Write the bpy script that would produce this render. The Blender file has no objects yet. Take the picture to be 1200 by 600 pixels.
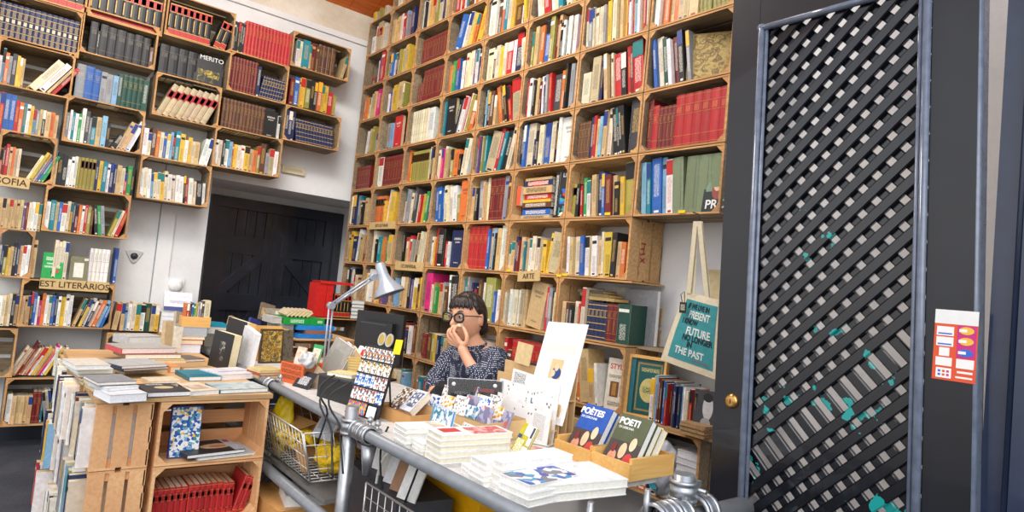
import bpy, math, random, zlib
from mathutils import Vector, Matrix, Euler
R = math.radians
scene = bpy.context.scene
COL = scene.collection
rng = random.Random(7)

# ------------------------------------------------------------------ camera (solved from the photo's vanishing points)
FPX, YAW, PITCH, ROLL = 756.8, 0.894812, 0.0515656, 0.0972481
CAM = Vector((-2.82, -5.75, 1.40))
_F = Vector((math.cos(PITCH)*math.cos(YAW), math.cos(PITCH)*math.sin(YAW), math.sin(PITCH)))
_R0 = Vector((math.sin(YAW), -math.cos(YAW), 0)); _U0 = _R0.cross(_F)
RIGHT = _R0*math.cos(ROLL)+_U0*math.sin(ROLL); UP = -_R0*math.sin(ROLL)+_U0*math.cos(ROLL); FWD = _F
cam = bpy.data.cameras.new('camera'); camo = bpy.data.objects.new('camera', cam); COL.objects.link(camo)
cam.sensor_width = 36; cam.lens = FPX/1200*36; cam.clip_start = .05; cam.clip_end = 200
m3 = Matrix((RIGHT, UP, -FWD)).transposed()
camo.matrix_world = Matrix.Translation(CAM) @ m3.to_4x4()
scene.camera = camo

def ray(px, py): return RIGHT*((px-600)/FPX) - UP*((py-300)/FPX) + FWD
def atx(px, py, x): r = ray(px, py); return CAM + r*((x-CAM.x)/r.x)
def aty(px, py, y): r = ray(px, py); return CAM + r*((y-CAM.y)/r.y)
def atz(px, py, z): r = ray(px, py); return CAM + r*((z-CAM.z)/r.z)
def atd(px, py, d): return CAM + ray(px, py)*d          # d metres along the view axis
def proj(p):
    v = p-CAM; d = v.dot(FWD)
    return (600+FPX*v.dot(RIGHT)/d, 300-FPX*v.dot(UP)/d, d)

# ------------------------------------------------------------------ colours
def lin(c):
    def f(u):
        u /= 255.0
        return u/12.92 if u <= .04045 else ((u+.055)/1.055)**2.4
    return (f(c[0]), f(c[1]), f(c[2]), 1.0)
PAL = dict(w=(236,233,226), c=(226,211,178), t=(212,176,120), b=(192,172,132), y=(232,186,52), o=(226,112,46), r=(200,34,38),
           d=(122,28,30), p=(220,30,122), v=(104,82,142), n=(34,46,92), u=(34,96,184), s=(124,174,208), e=(18,132,152), g=(40,152,76),
           f=(24,76,62), l=(156,148,62), a=(146,148,152), h=(66,66,70), k=(30,29,32), m=(100,60,40), j=(124,142,104))
CNAME = dict(w='white', c='cream', t='tan', b='beige', y='yellow', o='orange', r='red', d='dark red', p='magenta', v='violet', n='navy', u='blue',
             s='pale blue', e='teal', g='green', f='dark green', l='olive', a='grey', h='charcoal', k='black', m='brown', j='sage green', q='black and red')
def _soft(c):
    g_ = sum(c)/3; return tuple(x*.87+g_*.13 for x in c)
L = {k: lin(_soft(v)) for k, v in PAL.items()}
def jit(c, r, a=.12):
    s = 1+r.uniform(-a, a)
    return tuple(min(1, max(0, x*s*(1+r.uniform(-.05, .05)))) for x in c[:3])+(1,)

# ------------------------------------------------------------------ materials
def newmat(name):
    m = bpy.data.materials.new(name); m.use_nodes = True
    nt = m.node_tree; b = nt.nodes['Principled BSDF']
    return m, nt, b
def N(nt, t, **kw):
    n = nt.nodes.new(t)
    for k, v in kw.items(): setattr(n, k, v)
    return n
def plain(name, col, rough=.5, metal=0, noise=.12, scale=30, bump=0, spec=None, coat=0):
    m, nt, b = newmat(name)
    tc = N(nt, 'ShaderNodeTexCoord'); nz = N(nt, 'ShaderNodeTexNoise'); nz.inputs['Scale'].default_value = scale; nz.inputs['Detail'].default_value = 5
    nt.links.new(tc.outputs['Object'], nz.inputs['Vector'])
    rp = N(nt, 'ShaderNodeValToRGB'); c = lin(col) if len(col) == 3 else col
    rp.color_ramp.elements[0].color = tuple(x*(1-noise) for x in c[:3])+(1,); rp.color_ramp.elements[1].color = tuple(min(1, x*(1+noise)) for x in c[:3])+(1,)
    rp.color_ramp.elements[0].position = .3; rp.color_ramp.elements[1].position = .7
    nt.links.new(nz.outputs['Fac'], rp.inputs['Fac']); nt.links.new(rp.outputs['Color'], b.inputs['Base Color'])
    b.inputs['Roughness'].default_value = rough; b.inputs['Metallic'].default_value = metal
    if coat: b.inputs['Coat Weight'].default_value = coat
    if bump:
        bp = N(nt, 'ShaderNodeBump'); bp.inputs['Strength'].default_value = bump; bp.inputs['Distance'].default_value = .01
        nt.links.new(nz.outputs['Fac'], bp.inputs['Height']); nt.links.new(bp.outputs['Normal'], b.inputs['Normal'])
    return m
def wood(name, c1, c2, c3=None, stretch=(3, 30, 30), rough=.75, big=2.5):
    m, nt, b = newmat(name)
    tc = N(nt, 'ShaderNodeTexCoord'); oi = N(nt, 'ShaderNodeObjectInfo'); ad = N(nt, 'ShaderNodeVectorMath', operation='ADD')
    ml = N(nt, 'ShaderNodeVectorMath', operation='SCALE'); ml.inputs[0].default_value = (7, 5, 9); nt.links.new(oi.outputs['Random'], ml.inputs['Scale'])
    nt.links.new(tc.outputs['Object'], ad.inputs[0]); nt.links.new(ml.outputs[0], ad.inputs[1])
    mp = N(nt, 'ShaderNodeMapping'); mp.inputs['Scale'].default_value = stretch; nt.links.new(ad.outputs[0], mp.inputs['Vector'])
    n1 = N(nt, 'ShaderNodeTexNoise'); n1.inputs['Scale'].default_value = 2.2; n1.inputs['Detail'].default_value = 6; n1.inputs['Distortion'].default_value = .6
    nt.links.new(mp.outputs[0], n1.inputs['Vector'])
    n2 = N(nt, 'ShaderNodeTexNoise'); n2.inputs['Scale'].default_value = big; n2.inputs['Detail'].default_value = 3; nt.links.new(ad.outputs[0], n2.inputs['Vector'])
    rp = N(nt, 'ShaderNodeValToRGB'); rp.color_ramp.elements[0].color = lin(c1); rp.color_ramp.elements[1].color = lin(c2)
    rp.color_ramp.elements[0].position = .32; rp.color_ramp.elements[1].position = .66
    nt.links.new(n1.outputs['Fac'], rp.inputs['Fac'])
    mx = N(nt, 'ShaderNodeMix', data_type='RGBA'); nt.links.new(rp.outputs['Color'], mx.inputs[6]); mx.inputs[7].default_value = lin(c3 or c1)
    mr = N(nt, 'ShaderNodeMapRange'); mr.inputs[1].default_value = .42; mr.inputs[2].default_value = .68; mr.inputs[4].default_value = .75
    nt.links.new(n2.outputs['Fac'], mr.inputs[0]); nt.links.new(mr.outputs[0], mx.inputs[0])
    nt.links.new(mx.outputs[2], b.inputs['Base Color']); b.inputs['Roughness'].default_value = rough
    bp = N(nt, 'ShaderNodeBump'); bp.inputs['Strength'].default_value = .25; bp.inputs['Distance'].default_value = .004
    nt.links.new(n1.outputs['Fac'], bp.inputs['Height']); nt.links.new(bp.outputs['Normal'], b.inputs['Normal'])
    return m
def cover_material():
    m, nt, b = newmat('book cover')
    at = N(nt, 'ShaderNodeVertexColor', layer_name='col'); tc = N(nt, 'ShaderNodeTexCoord')
    nz = N(nt, 'ShaderNodeTexNoise'); nz.inputs['Scale'].default_value = 45; nz.inputs['Detail'].default_value = 6; nt.links.new(tc.outputs['Object'], nz.inputs['Vector'])
    mr = N(nt, 'ShaderNodeMapRange'); mr.inputs[1].default_value = .3; mr.inputs[2].default_value = .7; mr.inputs[3].default_value = .86; mr.inputs[4].default_value = 1.1
    nt.links.new(nz.outputs['Fac'], mr.inputs[0])
    sc = N(nt, 'ShaderNodeVectorMath', operation='SCALE'); nt.links.new(at.outputs['Color'], sc.inputs[0]); nt.links.new(mr.outputs[0], sc.inputs['Scale'])
    nt.links.new(sc.outputs[0], b.inputs['Base Color']); b.inputs['Roughness'].default_value = .42
    return m
def ink_material():
    # rows of small marks in the ink colour on the paper colour: reads as type on a spine
    m, nt, b = newmat('spine lettering')
    at = N(nt, 'ShaderNodeVertexColor', layer_name='col'); ik = N(nt, 'ShaderNodeVertexColor', layer_name='ink'); uv = N(nt, 'ShaderNodeUVMap', uv_map='uv')
    mp = N(nt, 'ShaderNodeMapping'); mp.inputs['Scale'].default_value = (4.2, 2.2, 1); nt.links.new(uv.outputs[0], mp.inputs['Vector'])
    nz = N(nt, 'ShaderNodeTexNoise'); nz.inputs['Scale'].default_value = 1.0; nz.inputs['Detail'].default_value = 1; nt.links.new(mp.outputs[0], nz.inputs['Vector'])
    gt = N(nt, 'ShaderNodeMath', operation='GREATER_THAN'); gt.inputs[1].default_value = .5; nt.links.new(nz.outputs['Fac'], gt.inputs[0])
    mx = N(nt, 'ShaderNodeMix', data_type='RGBA'); nt.links.new(gt.outputs[0], mx.inputs[0]); nt.links.new(at.outputs['Color'], mx.inputs[6]); nt.links.new(ik.outputs['Color'], mx.inputs[7])
    nt.links.new(mx.outputs[2], b.inputs['Base Color']); b.inputs['Roughness'].default_value = .45
    return m
def page_material():
    m, nt, b = newmat('book pages')
    at = N(nt, 'ShaderNodeVertexColor', layer_name='col'); tc = N(nt, 'ShaderNodeTexCoord')
    nz = N(nt, 'ShaderNodeTexNoise'); nz.inputs['Scale'].default_value = 120; nz.inputs['Detail'].default_value = 3; nt.links.new(tc.outputs['Object'], nz.inputs['Vector'])
    mr = N(nt, 'ShaderNodeMapRange'); mr.inputs[1].default_value = .3; mr.inputs[2].default_value = .7; mr.inputs[3].default_value = .9; mr.inputs[4].default_value = 1.04
    nt.links.new(nz.outputs['Fac'], mr.inputs[0])
    sc = N(nt, 'ShaderNodeVectorMath', operation='SCALE'); nt.links.new(at.outputs['Color'], sc.inputs[0]); nt.links.new(mr.outputs[0], sc.inputs['Scale'])
    nt.links.new(sc.outputs[0], b.inputs['Base Color']); b.inputs['Roughness'].default_value = .8
    return m
def art_material(name, cols, scale=9, kind='VORONOI', stops=None):
    m, nt, b = newmat(name); tc = N(nt, 'ShaderNodeTexCoord')
    if kind == 'VORONOI':
        t = N(nt, 'ShaderNodeTexVoronoi'); t.inputs['Scale'].default_value = scale; src = t.outputs['Color']
        sp = N(nt, 'ShaderNodeSeparateColor'); nt.links.new(src, sp.inputs[0]); fac = sp.outputs[0]
    else:
        t = N(nt, 'ShaderNodeTexNoise'); t.inputs['Scale'].default_value = scale; t.inputs['Detail'].default_value = 4; t.inputs['Distortion'].default_value = 1.2; fac = t.outputs['Fac']
    nt.links.new(tc.outputs['Object'], t.inputs['Vector'])
    rp = N(nt, 'ShaderNodeValToRGB'); rp.color_ramp.interpolation = 'CONSTANT' if kind == 'VORONOI' else 'LINEAR'
    n = len(cols); lo, hi = (0, 1) if kind == 'VORONOI' else (.3, .7)
    while len(rp.color_ramp.elements) < n: rp.color_ramp.elements.new(.5)
    for i, c in enumerate(cols):
        rp.color_ramp.elements[i].position = lo+(hi-lo)*(i/n if kind == 'VORONOI' else i/max(1, n-1)); rp.color_ramp.elements[i].color = lin(c)
    nt.links.new(fac, rp.inputs['Fac']); nt.links.new(rp.outputs['Color'], b.inputs['Base Color']); b.inputs['Roughness'].default_value = .35
    return m
M_COVER, M_INK, M_PAGE = cover_material(), ink_material(), page_material()
BOOKM = [M_COVER, M_PAGE, M_INK]
M_OLD = wood('weathered crate wood', (122,106,84), (168,146,116), (98,86,70))
M_EDGE = wood('sawn crate edge', (186,132,80), (220,168,108), (150,114,76))
M_NEW = wood('pale pine crate wood', (222,168,116), (238,194,142), (206,146,98))
M_MID = wood('light crate wood', (186,146,98), (216,176,124), (160,126,88))
M_PINE = wood('smooth pine', (222,170,92), (236,190,116), (210,156,84), rough=.5)
M_CARD = plain('cardboard', (196,146,88), .8, noise=.08, scale=14)
M_GALV = plain('galvanised steel', (176,180,184), .38, .85, noise=.18, scale=40)
M_GREYP = plain('grey painted tube', (132,136,140), .42, .15, noise=.1, scale=25)
M_WIRE = plain('chromed wire', (200,200,196), .35, .7)
M_BLACK = plain('black plastic', (30,31,34), .45)
M_DARK = plain('dark grey plastic', (58,60,66), .5)
M_WHITE = plain('white card', (238,238,236), .6, noise=.03)
M_KRAFT = plain('pale fibreboard', (212,178,128), .7, noise=.06)

# ------------------------------------------------------------------ mesh builder
class MB:
    def __init__(s): s.v = []; s.f = []; s.mi = []; s.c = []; s.k = []; s.uv = []; s.sm = []
    def face(s, idx, m=0, col=(1,1,1,1), ink=(0,0,0,1), uv=None, sm=False):
        s.f.append(tuple(idx)); s.mi.append(m); s.c.append(col); s.k.append(ink); s.uv.append(uv); s.sm.append(sm)
    def pts(s, P, xf=None):
        b = len(s.v); s.v.extend((xf @ Vector(p) if xf else Vector(p)) for p in P); return b
    def box(s, x0, y0, z0, x1, y1, z1, m=0, col=(1,1,1,1), xf=None, fm=None):
        b = s.pts([(x0,y0,z0),(x1,y0,z0),(x1,y1,z0),(x0,y1,z0),(x0,y0,z1),(x1,y0,z1),(x1,y1,z1),(x0,y1,z1)], xf)
        for k, q in (('-z',(0,3,2,1)),('+z',(4,5,6,7)),('-y',(0,1,5,4)),('+x',(1,2,6,5)),('+y',(2,3,7,6)),('-x',(3,0,4,7))):
            mm, cc = (fm or {}).get(k, (m, col)); s.face([b+i for i in q], mm, cc)
        return s
    def quad(s, P, m=0, col=(1,1,1,1), ink=(0,0,0,1), uv=None, xf=None):
        b = s.pts(P, xf); s.face(range(b, b+len(P)), m, col, ink, uv); return s
    def prism(s, poly, h, m=0, col=(1,1,1,1), xf=None):       # polygon in xy, extruded +z by h
        n = len(poly); b = s.pts([(x,y,0) for x,y in poly]+[(x,y,h) for x,y in poly], xf)
        s.face([b+i for i in reversed(range(n))], m, col); s.face([b+n+i for i in range(n)], m, col)
        for i in range(n): j = (i+1) % n; s.face([b+i,b+j,b+n+j,b+n+i], m, col)
        return s
    def tube(s, P, r, n=10, m=0, col=(1,1,1,1), caps=True, xf=None):
        P = [Vector(p) for p in P]; rr = r if isinstance(r, (list, tuple)) else [r]*len(P)
        T = []
        for i in range(len(P)):
            t = (P[min(i+1, len(P)-1)]-P[max(i-1, 0)]); T.append(t.normalized())
        a = Vector((0,0,1)) if abs(T[0].z) < .9 else Vector((1,0,0)); u = T[0].cross(a).normalized(); rings = []
        for i, p in enumerate(P):
            u = (u-T[i]*u.dot(T[i])).normalized(); w = T[i].cross(u)
            rings.append(s.pts([p+(u*math.cos(2*math.pi*k/n)+w*math.sin(2*math.pi*k/n))*rr[i] for k in range(n)], xf))
        for i in range(len(P)-1):
            for k in range(n):
                j = (k+1) % n; s.face([rings[i]+k,rings[i]+j,rings[i+1]+j,rings[i+1]+k], m, col, sm=True)
        if caps:
            s.face([rings[0]+k for k in reversed(range(n))], m, col); s.face([rings[-1]+k for k in range(n)], m, col)
        return s
    def lathe(s, prof, n=24, m=0, col=(1,1,1,1), xf=None):
        rings = [s.pts([(r*math.cos(2*math.pi*k/n), r*math.sin(2*math.pi*k/n), z) for k in range(n)], xf) for r, z in prof]
        for i in range(len(prof)-1):
            for k in range(n):
                j = (k+1) % n; s.face([rings[i]+k,rings[i]+j,rings[i+1]+j,rings[i+1]+k], m, col, sm=True)
        return s
    def grid(s, fn, nu, nv, m=0, col=(1,1,1,1), sm=True):
        b = s.pts([fn(i/nu, j/nv) for j in range(nv+1) for i in range(nu+1)])
        for j in range(nv):
            for i in range(nu):
                q = b+j*(nu+1)+i; s.face([q,q+1,q+nu+2,q+nu+1], m, col, sm=sm)
        return s
    def build(s, name, mats, parent=None, xf=None):
        me = bpy.data.meshes.new(name); me.from_pydata([tuple(v) for v in s.v], [], s.f)
        for mt in (mats if isinstance(mats, (list, tuple)) else [mats]): me.materials.append(mt)
        me.polygons.foreach_set('material_index', s.mi); me.polygons.foreach_set('use_smooth', s.sm)
        ca = me.color_attributes.new('col', 'FLOAT_COLOR', 'CORNER'); ki = me.color_attributes.new('ink', 'FLOAT_COLOR', 'CORNER'); uv = me.uv_layers.new(name='uv')
        A = []; K = []; U = []
        for i, f in enumerate(s.f):
            for j in range(len(f)):
                A.extend(s.c[i]); K.extend(s.k[i]); U.extend(s.uv[i][j] if s.uv[i] else (0, 0))
        ca.data.foreach_set('color', A); ki.data.foreach_set('color', K); uv.data.foreach_set('uv', U)
        o = bpy.data.objects.new(name, me); COL.objects.link(o)
        if parent: o.parent = parent
        if xf is not None: o.matrix_basis = xf
        return o
def tag(o, label, cat, group=None):
    o['label'] = label; o['category'] = cat
    if group: o['group'] = group
    return o
def thing(name, label, cat, xf=None, group=None):
    o = bpy.data.objects.new(name, None); o.empty_display_size = .05; COL.objects.link(o)
    if xf is not None: o.matrix_basis = xf
    return tag(o, label, cat, group)
def struct(o): o['kind'] = 'structure'; return o
def T(x, y, z): return Matrix.Translation((x, y, z))
def Tv(v): return Matrix.Translation(v)
def RZ(a): return Matrix.Rotation(a, 4, 'Z')
def RY(a): return Matrix.Rotation(a, 4, 'Y')
def RX(a): return Matrix.Rotation(a, 4, 'X')
def copy_tree(o, parent=None):
    c = o.copy(); COL.objects.link(c)
    if parent is not None: c.parent = parent
    for ch in list(o.children):
        copy_tree(ch, c)
    return c
_font_cache = {}
def text(name, s, size, mat, parent, xf, depth=.0008, bold=0, align='CENTER', sx=1):
    cu = bpy.data.curves.new(name, 'FONT'); cu.body = s; cu.size = size; cu.extrude = depth; cu.align_x = align; cu.align_y = 'CENTER'; cu.offset = bold
    o = bpy.data.objects.new(name+'_tmp', cu); COL.objects.link(o)
    bpy.context.view_layer.update()
    me = bpy.data.meshes.new_from_object(o.evaluated_get(bpy.context.evaluated_depsgraph_get())); me.name = name
    bpy.data.objects.remove(o); bpy.data.curves.remove(cu)
    me.materials.clear(); me.materials.append(mat)
    t = bpy.data.objects.new(name, me); COL.objects.link(t); t.parent = parent; t.matrix_basis = xf @ Matrix.Diagonal((sx,1,1,1))
    return t
ORD = ['zeroth','first','second','third','fourth','fifth','sixth','seventh','eighth','ninth','tenth','eleventh','twelfth','thirteenth','fourteenth','fifteenth','sixteenth',
       'seventeenth','eighteenth','nineteenth','twentieth','twenty-first','twenty-second','twenty-third','twenty-fourth','twenty-fifth','twenty-sixth']
# ================================================================== the room
def plaster(name, c1, c2, c3, s=1.6, bump=.25):
    m, nt, b = newmat(name); tc = N(nt, 'ShaderNodeTexCoord')
    n1 = N(nt, 'ShaderNodeTexNoise'); n1.inputs['Scale'].default_value = s; n1.inputs['Detail'].default_value = 8; n1.inputs['Roughness'].default_value = .62
    n2 = N(nt, 'ShaderNodeTexNoise'); n2.inputs['Scale'].default_value = s*14; n2.inputs['Detail'].default_value = 6
    nt.links.new(tc.outputs['Object'], n1.inputs[0]); nt.links.new(tc.outputs['Object'], n2.inputs[0])
    rp = N(nt, 'ShaderNodeValToRGB'); e = rp.color_ramp.elements; e[0].color = lin(c1); e[0].position = .35; e[1].color = lin(c2); e[1].position = .52
    e.new(.68).color = lin(c3)
    nt.links.new(n1.outputs['Fac'], rp.inputs['Fac']); nt.links.new(rp.outputs['Color'], b.inputs['Base Color']); b.inputs['Roughness'].default_value = .85
    bp = N(nt, 'ShaderNodeBump'); bp.inputs['Strength'].default_value = bump; bp.inputs['Distance'].default_value = .012
    nt.links.new(n2.outputs['Fac'], bp.inputs['Height']); nt.links.new(bp.outputs['Normal'], b.inputs['Normal'])
    return m
M_WALL = plaster('white limewashed plaster', (222,224,226), (232,233,234), (238,238,236))
M_WALLUP = plaster('worn beige plaster', (206,192,168), (222,212,194), (234,226,212), 2.6, .5)
M_FLOOR = plaster('dark asphalt floor', (40,43,52), (52,55,64), (66,68,76), 3, .5)
M_CEIL = wood('orange varnished ceiling boards', (196,92,26), (226,122,44), (176,76,22), stretch=(2, 40, 2), rough=.5)
M_BLK = plain('black gloss paint', (36,40,50), .3, noise=.4, scale=5, coat=.3)
M_NAVY = plain('navy black gloss paint', (15,18,27), .32, noise=.3, scale=9, coat=.22)

lx = CAM.x+1.36                      # left edge of the recess that holds the black doors
sz = CAM.z+.683                      # its soffit
b = MB()
b.box(-6.2, 0, 0, lx, .75, sz); b.box(-6.2, 0, sz, 0, .75, 3.62)
b.box(-6.2, .71, 0, 0, .8, sz)
b.box(-6.2, .03, 3.62, 0, .75, 5.6, m=1)
struct(b.build('wall_back', [M_WALL, M_WALLUP]))
b = MB(); b.box(0, -8.0, 0, .25, .8, 6.4); struct(b.build('wall_right', M_WALL))
b = MB(); b.box(-6.2, -9.0, -.1, .25, .8, 0); struct(b.build('floor', M_FLOOR))
zc = CAM.z+2.457
b = MB()
for i in range(28):                  # sloping boarded ceiling, low along the back wall
    x0 = -6.2+i*.23
    P = [(x0, .1, zc), (x0+.226, .1, zc), (x0+.226, -5.2, zc+2.4), (x0, -5.2, zc+2.4)]
    k = b.pts(P+[(p[0], p[1], p[2]+.03) for p in P])
    for q in ((0,1,2,3), (7,6,5,4), (0,4,5,1), (1,5,6,2), (2,6,7,3), (3,7,4,0)): b.face([k+j for j in q])
struct(b.build('ceiling', M_CEIL))
# plaster ledge where the upper wall steps back
b = MB(); b.box(-6.2, -.02, 3.58, -.0, .04, 3.63); struct(b.build('trim_1', M_WALL))
# dark strip along the foot of the door wall
b = MB(); b.box(-6.2, -.03, 0, lx, 0.0, .14); b.box(-6.2, -.022, .14, lx, 0, .155); struct(b.build('foot_strip_back', M_BLK))

# ------------------------------------------------------------------ black double doors in the recess
DY = .71
door = bpy.data.objects.new('door_1', None); COL.objects.link(door); struct(door)
dx0, dx1 = CAM.x+.239*6.46, CAM.x+.4315*6.46; dz = CAM.z+.0945*6.46
dm = (dx0+dx1)/2-.01
def leaf(x0, x1, flip):
    b = MB(); n = 6; w = (x1-x0)/n
    for i in range(n): b.box(x0+i*w+.003, DY-.035, .02, x0+(i+1)*w-.003, DY-.005, dz-.1)
    l = b.build('leaf_boards', M_BLK, door)
    for z in (dz-.52, .95, .18): MB().box(x0+.05, DY-.06, z, x1-.05, DY-.035, z+.16).build('rail', M_BLK, door)
    for x in (x0, x1-.09): MB().box(x, DY-.058, .02, x+.09, DY-.034, dz-.1).build('stile', M_BLK, door)
    for za, zb in ((1.11, dz-.52), (.34, .95)):
        a, c = ((x0+.09, za), (x1-.09, zb)) if not flip else ((x1-.09, za), (x0+.09, zb))
        d = Vector((c[0]-a[0], c[1]-a[1])); nrm = Vector((-d.y, d.x)).normalized()*.045
        b = MB(); P = [(a[0]+nrm.x, a[1]+nrm.y), (a[0]-nrm.x, a[1]-nrm.y), (c[0]-nrm.x, c[1]-nrm.y), (c[0]+nrm.x, c[1]+nrm.y)]
        k = b.pts([(p[0], DY-.055, p[1]) for p in P]+[(p[0], DY-.036, p[1]) for p in P])
        for q in ((0,1,2,3), (7,6,5,4), (0,4,5,1), (1,5,6,2), (2,6,7,3), (3,7,4,0)): b.face([k+j for j in q])
        b.build('brace', M_BLK, door)
leaf(dx0+.05, dm-.02, False); leaf(dm+.02, dx1-.05, True)
MB().box(dm-.035, DY-.075, .02, dm+.035, DY-.03, dz-.08).build('meeting_post', M_BLK, door)
b = MB(); b.box(dx0-.02, DY-.09, 0, dx0+.05, DY, dz-.1); b.box(dx1-.05, DY-.09, 0, dx1+.03, DY, dz-.1); b.box(dx0-.02, DY-.09, dz-.1, dx1+.03, DY, dz); b.build('door_frame', M_BLK, door)
MB().box(dm-.012, DY-.095, 1.05, dm+.012, DY-.07, 1.2).build('latch', M_BLK, door)

# ------------------------------------------------------------------ fittings on the white wall left of the doors
def wallp(px, py, y=0.0): return aty(px, py, y)
p = wallp(190, 244); q = wallp(170, 372)
t = thing('cable_trunking', 'flat white cable trunking running down the wall beside the black doors', 'trunking', Tv((p.x, 0, 0)))
MB().box(-.005, -.02, 0.001, .10, 0, p.z-.03).build('cover_strip', M_WALL, t)
MB().box(-.012, -.012, 0.001, -.005, 0, p.z+.42).build('cable', plain('grey cable', (150,152,154), .5), t)
p = wallp(205, 334)
t = thing('wall_button', 'round white plastic button fixed on the trunking beside black doors', 'switch', Tv((p.x, -.02, p.z)) @ RX(R(90)))
MB().lathe([(0,0),(.055,0),(.055,.012),(.045,.03),(.02,.038),(0,.04)], 24).build('dome', plain('white plastic', (240,240,238), .3), t)
MB().box(-.06,-.06,-.001,.06,.06,.006).build('back_plate', M_WALL, t)
p = wallp(157, 300)
t = thing('wall_hook', 'small three-pointed steel hook fixed on the bare white wall', 'hook', Tv((p.x, 0, p.z)) @ RX(R(90)))
b = MB(); b.prism([(-.06,.035),(-.02,.045),(.02,.045),(.06,.035),(.02,-.04),(0,-.055),(-.02,-.04)], .012); b.build('plate', plain('pale steel', (206,206,204), .35, .5), t)
MB().lathe([(0,.03),(.02,.028),(.026,.012),(.026,.01)], 16).build('boss', M_DARK, t)
p = wallp(331, 192, -.02); q = wallp(357, 207, -.02)
t = thing('wooden_sign', 'pale faded wooden board with worn lettering beside the crates over the black doors', 'sign', Tv(((p.x+q.x)/2, -.012, (p.z+q.z)/2)))
MB().box(-.105, -.012, -.032, .105, .012, .032).build('board', plain('faded beige wood', (214,204,172), .8, noise=.15, scale=20), t)
b = MB(); b.quad([(-.08,-.0126,-.012),(.08,-.0126,-.012),(.08,-.0126,.014),(-.08,-.0126,.014)], 0, lin((214,204,172)), lin((170,156,122)), [(0,0),(16,0),(16,2),(0,2)]); b.build('worn_lettering', M_INK, t)

# ------------------------------------------------------------------ the open entrance door with its lattice, parallel to the side wall
XD = CAM.x+1.90
def dpt(px, py): return atx(px, py, XD)
yL = CAM.y+1.241; yR = CAM.y+.522                  # free edge and hinge edge
zt = CAM.z+1.35; zb = .02
ent = bpy.data.objects.new('door_2', None); COL.objects.link(ent); struct(ent)
gl = CAM.y+1.138; gr = CAM.y+.628                  # lattice opening
gt = atx(893, 30, XD).z
gb = .30
TH = .045
b = MB(); b.box(XD, gl, zb, XD+TH, yL, zt); b.build('lock_stile', M_NAVY, ent)
b = MB(); b.box(XD, yR, zb, XD+TH, gr, zt); b.build('hinge_stile', M_NAVY, ent)
b = MB(); b.box(XD+.001, gr, gt, XD+TH-.001, gl, zt); b.build('top_rail', M_NAVY, ent)
b = MB(); b.box(XD+.001, gr, zb, XD+TH-.001, gl, gb); b.build('bottom_rail', M_NAVY, ent)
M_MOULD = plain('glossy navy moulding with painted sky sheen', (104,114,132), .2, noise=.2, scale=30, coat=.4)  # sky reflection painted in as a lighter base colour than the door
for y, s in ((gl, -1), (gr, 1)):
    b = MB(); b.tube([(XD-.004, y+s*.011, gb), (XD-.004, y+s*.011, gt)], .011, 10); b.tube([(XD-.001, y+s*.028, gb), (XD-.001, y+s*.028, gt)], .006, 8); b.build('moulding', M_MOULD, ent)
b = MB(); b.tube([(XD+.012, yR+.002, zb), (XD+.012, yR+.002, zt)], .011, 10); b.box(XD+.022, yR-.006, zb, XD+.064, yR, zt); b.build('edge_bead', M_MOULD, ent)
for z, s in ((gt, -1), (gb, 1)):
    b = MB(); b.tube([(XD-.004, gr, z+s*.011), (XD-.004, gl, z+s*.011)], .011, 10); b.build('moulding', M_MOULD, ent)
def lattice_paint():
    m, nt, b = newmat('dark paint chipped to teal'); tc = N(nt, 'ShaderNodeTexCoord')
    nz = N(nt, 'ShaderNodeTexNoise'); nz.inputs['Scale'].default_value = 13; nz.inputs['Detail'].default_value = 7; nt.links.new(tc.outputs['Object'], nz.inputs[0])
    big = N(nt, 'ShaderNodeTexNoise'); big.inputs['Scale'].default_value = 3.2; nt.links.new(tc.outputs['Object'], big.inputs[0])
    ad = N(nt, 'ShaderNodeMath', operation='ADD'); nt.links.new(nz.outputs['Fac'], ad.inputs[0]); nt.links.new(big.outputs['Fac'], ad.inputs[1])
    gt_ = N(nt, 'ShaderNodeMath', operation='GREATER_THAN'); gt_.inputs[1].default_value = 1.14; sz_ = N(nt, 'ShaderNodeSeparateXYZ'); nt.links.new(tc.outputs['Object'], sz_.inputs[0]); ml_ = N(nt, 'ShaderNodeMath', operation='MULTIPLY_ADD'); ml_.inputs[1].default_value = -.22; ml_.inputs[2].default_value = .25; nt.links.new(sz_.outputs['Z'], ml_.inputs[0]); a2_ = N(nt, 'ShaderNodeMath', operation='ADD'); nt.links.new(ad.outputs[0], a2_.inputs[0]); nt.links.new(ml_.outputs[0], a2_.inputs[1]); nt.links.new(a2_.outputs[0], gt_.inputs[0])
    mx = N(nt, 'ShaderNodeMix', data_type='RGBA'); mx.inputs[6].default_value = lin((13,15,23)); mx.inputs[7].default_value = lin((20,150,146)); nt.links.new(gt_.outputs[0], mx.inputs[0])
    nt.links.new(mx.outputs[2], b.inputs['Base Color']); b.inputs['Roughness'].default_value = .2; b.inputs['Coat Weight'].default_value = .4
    return m
M_LAT = lattice_paint()
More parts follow.
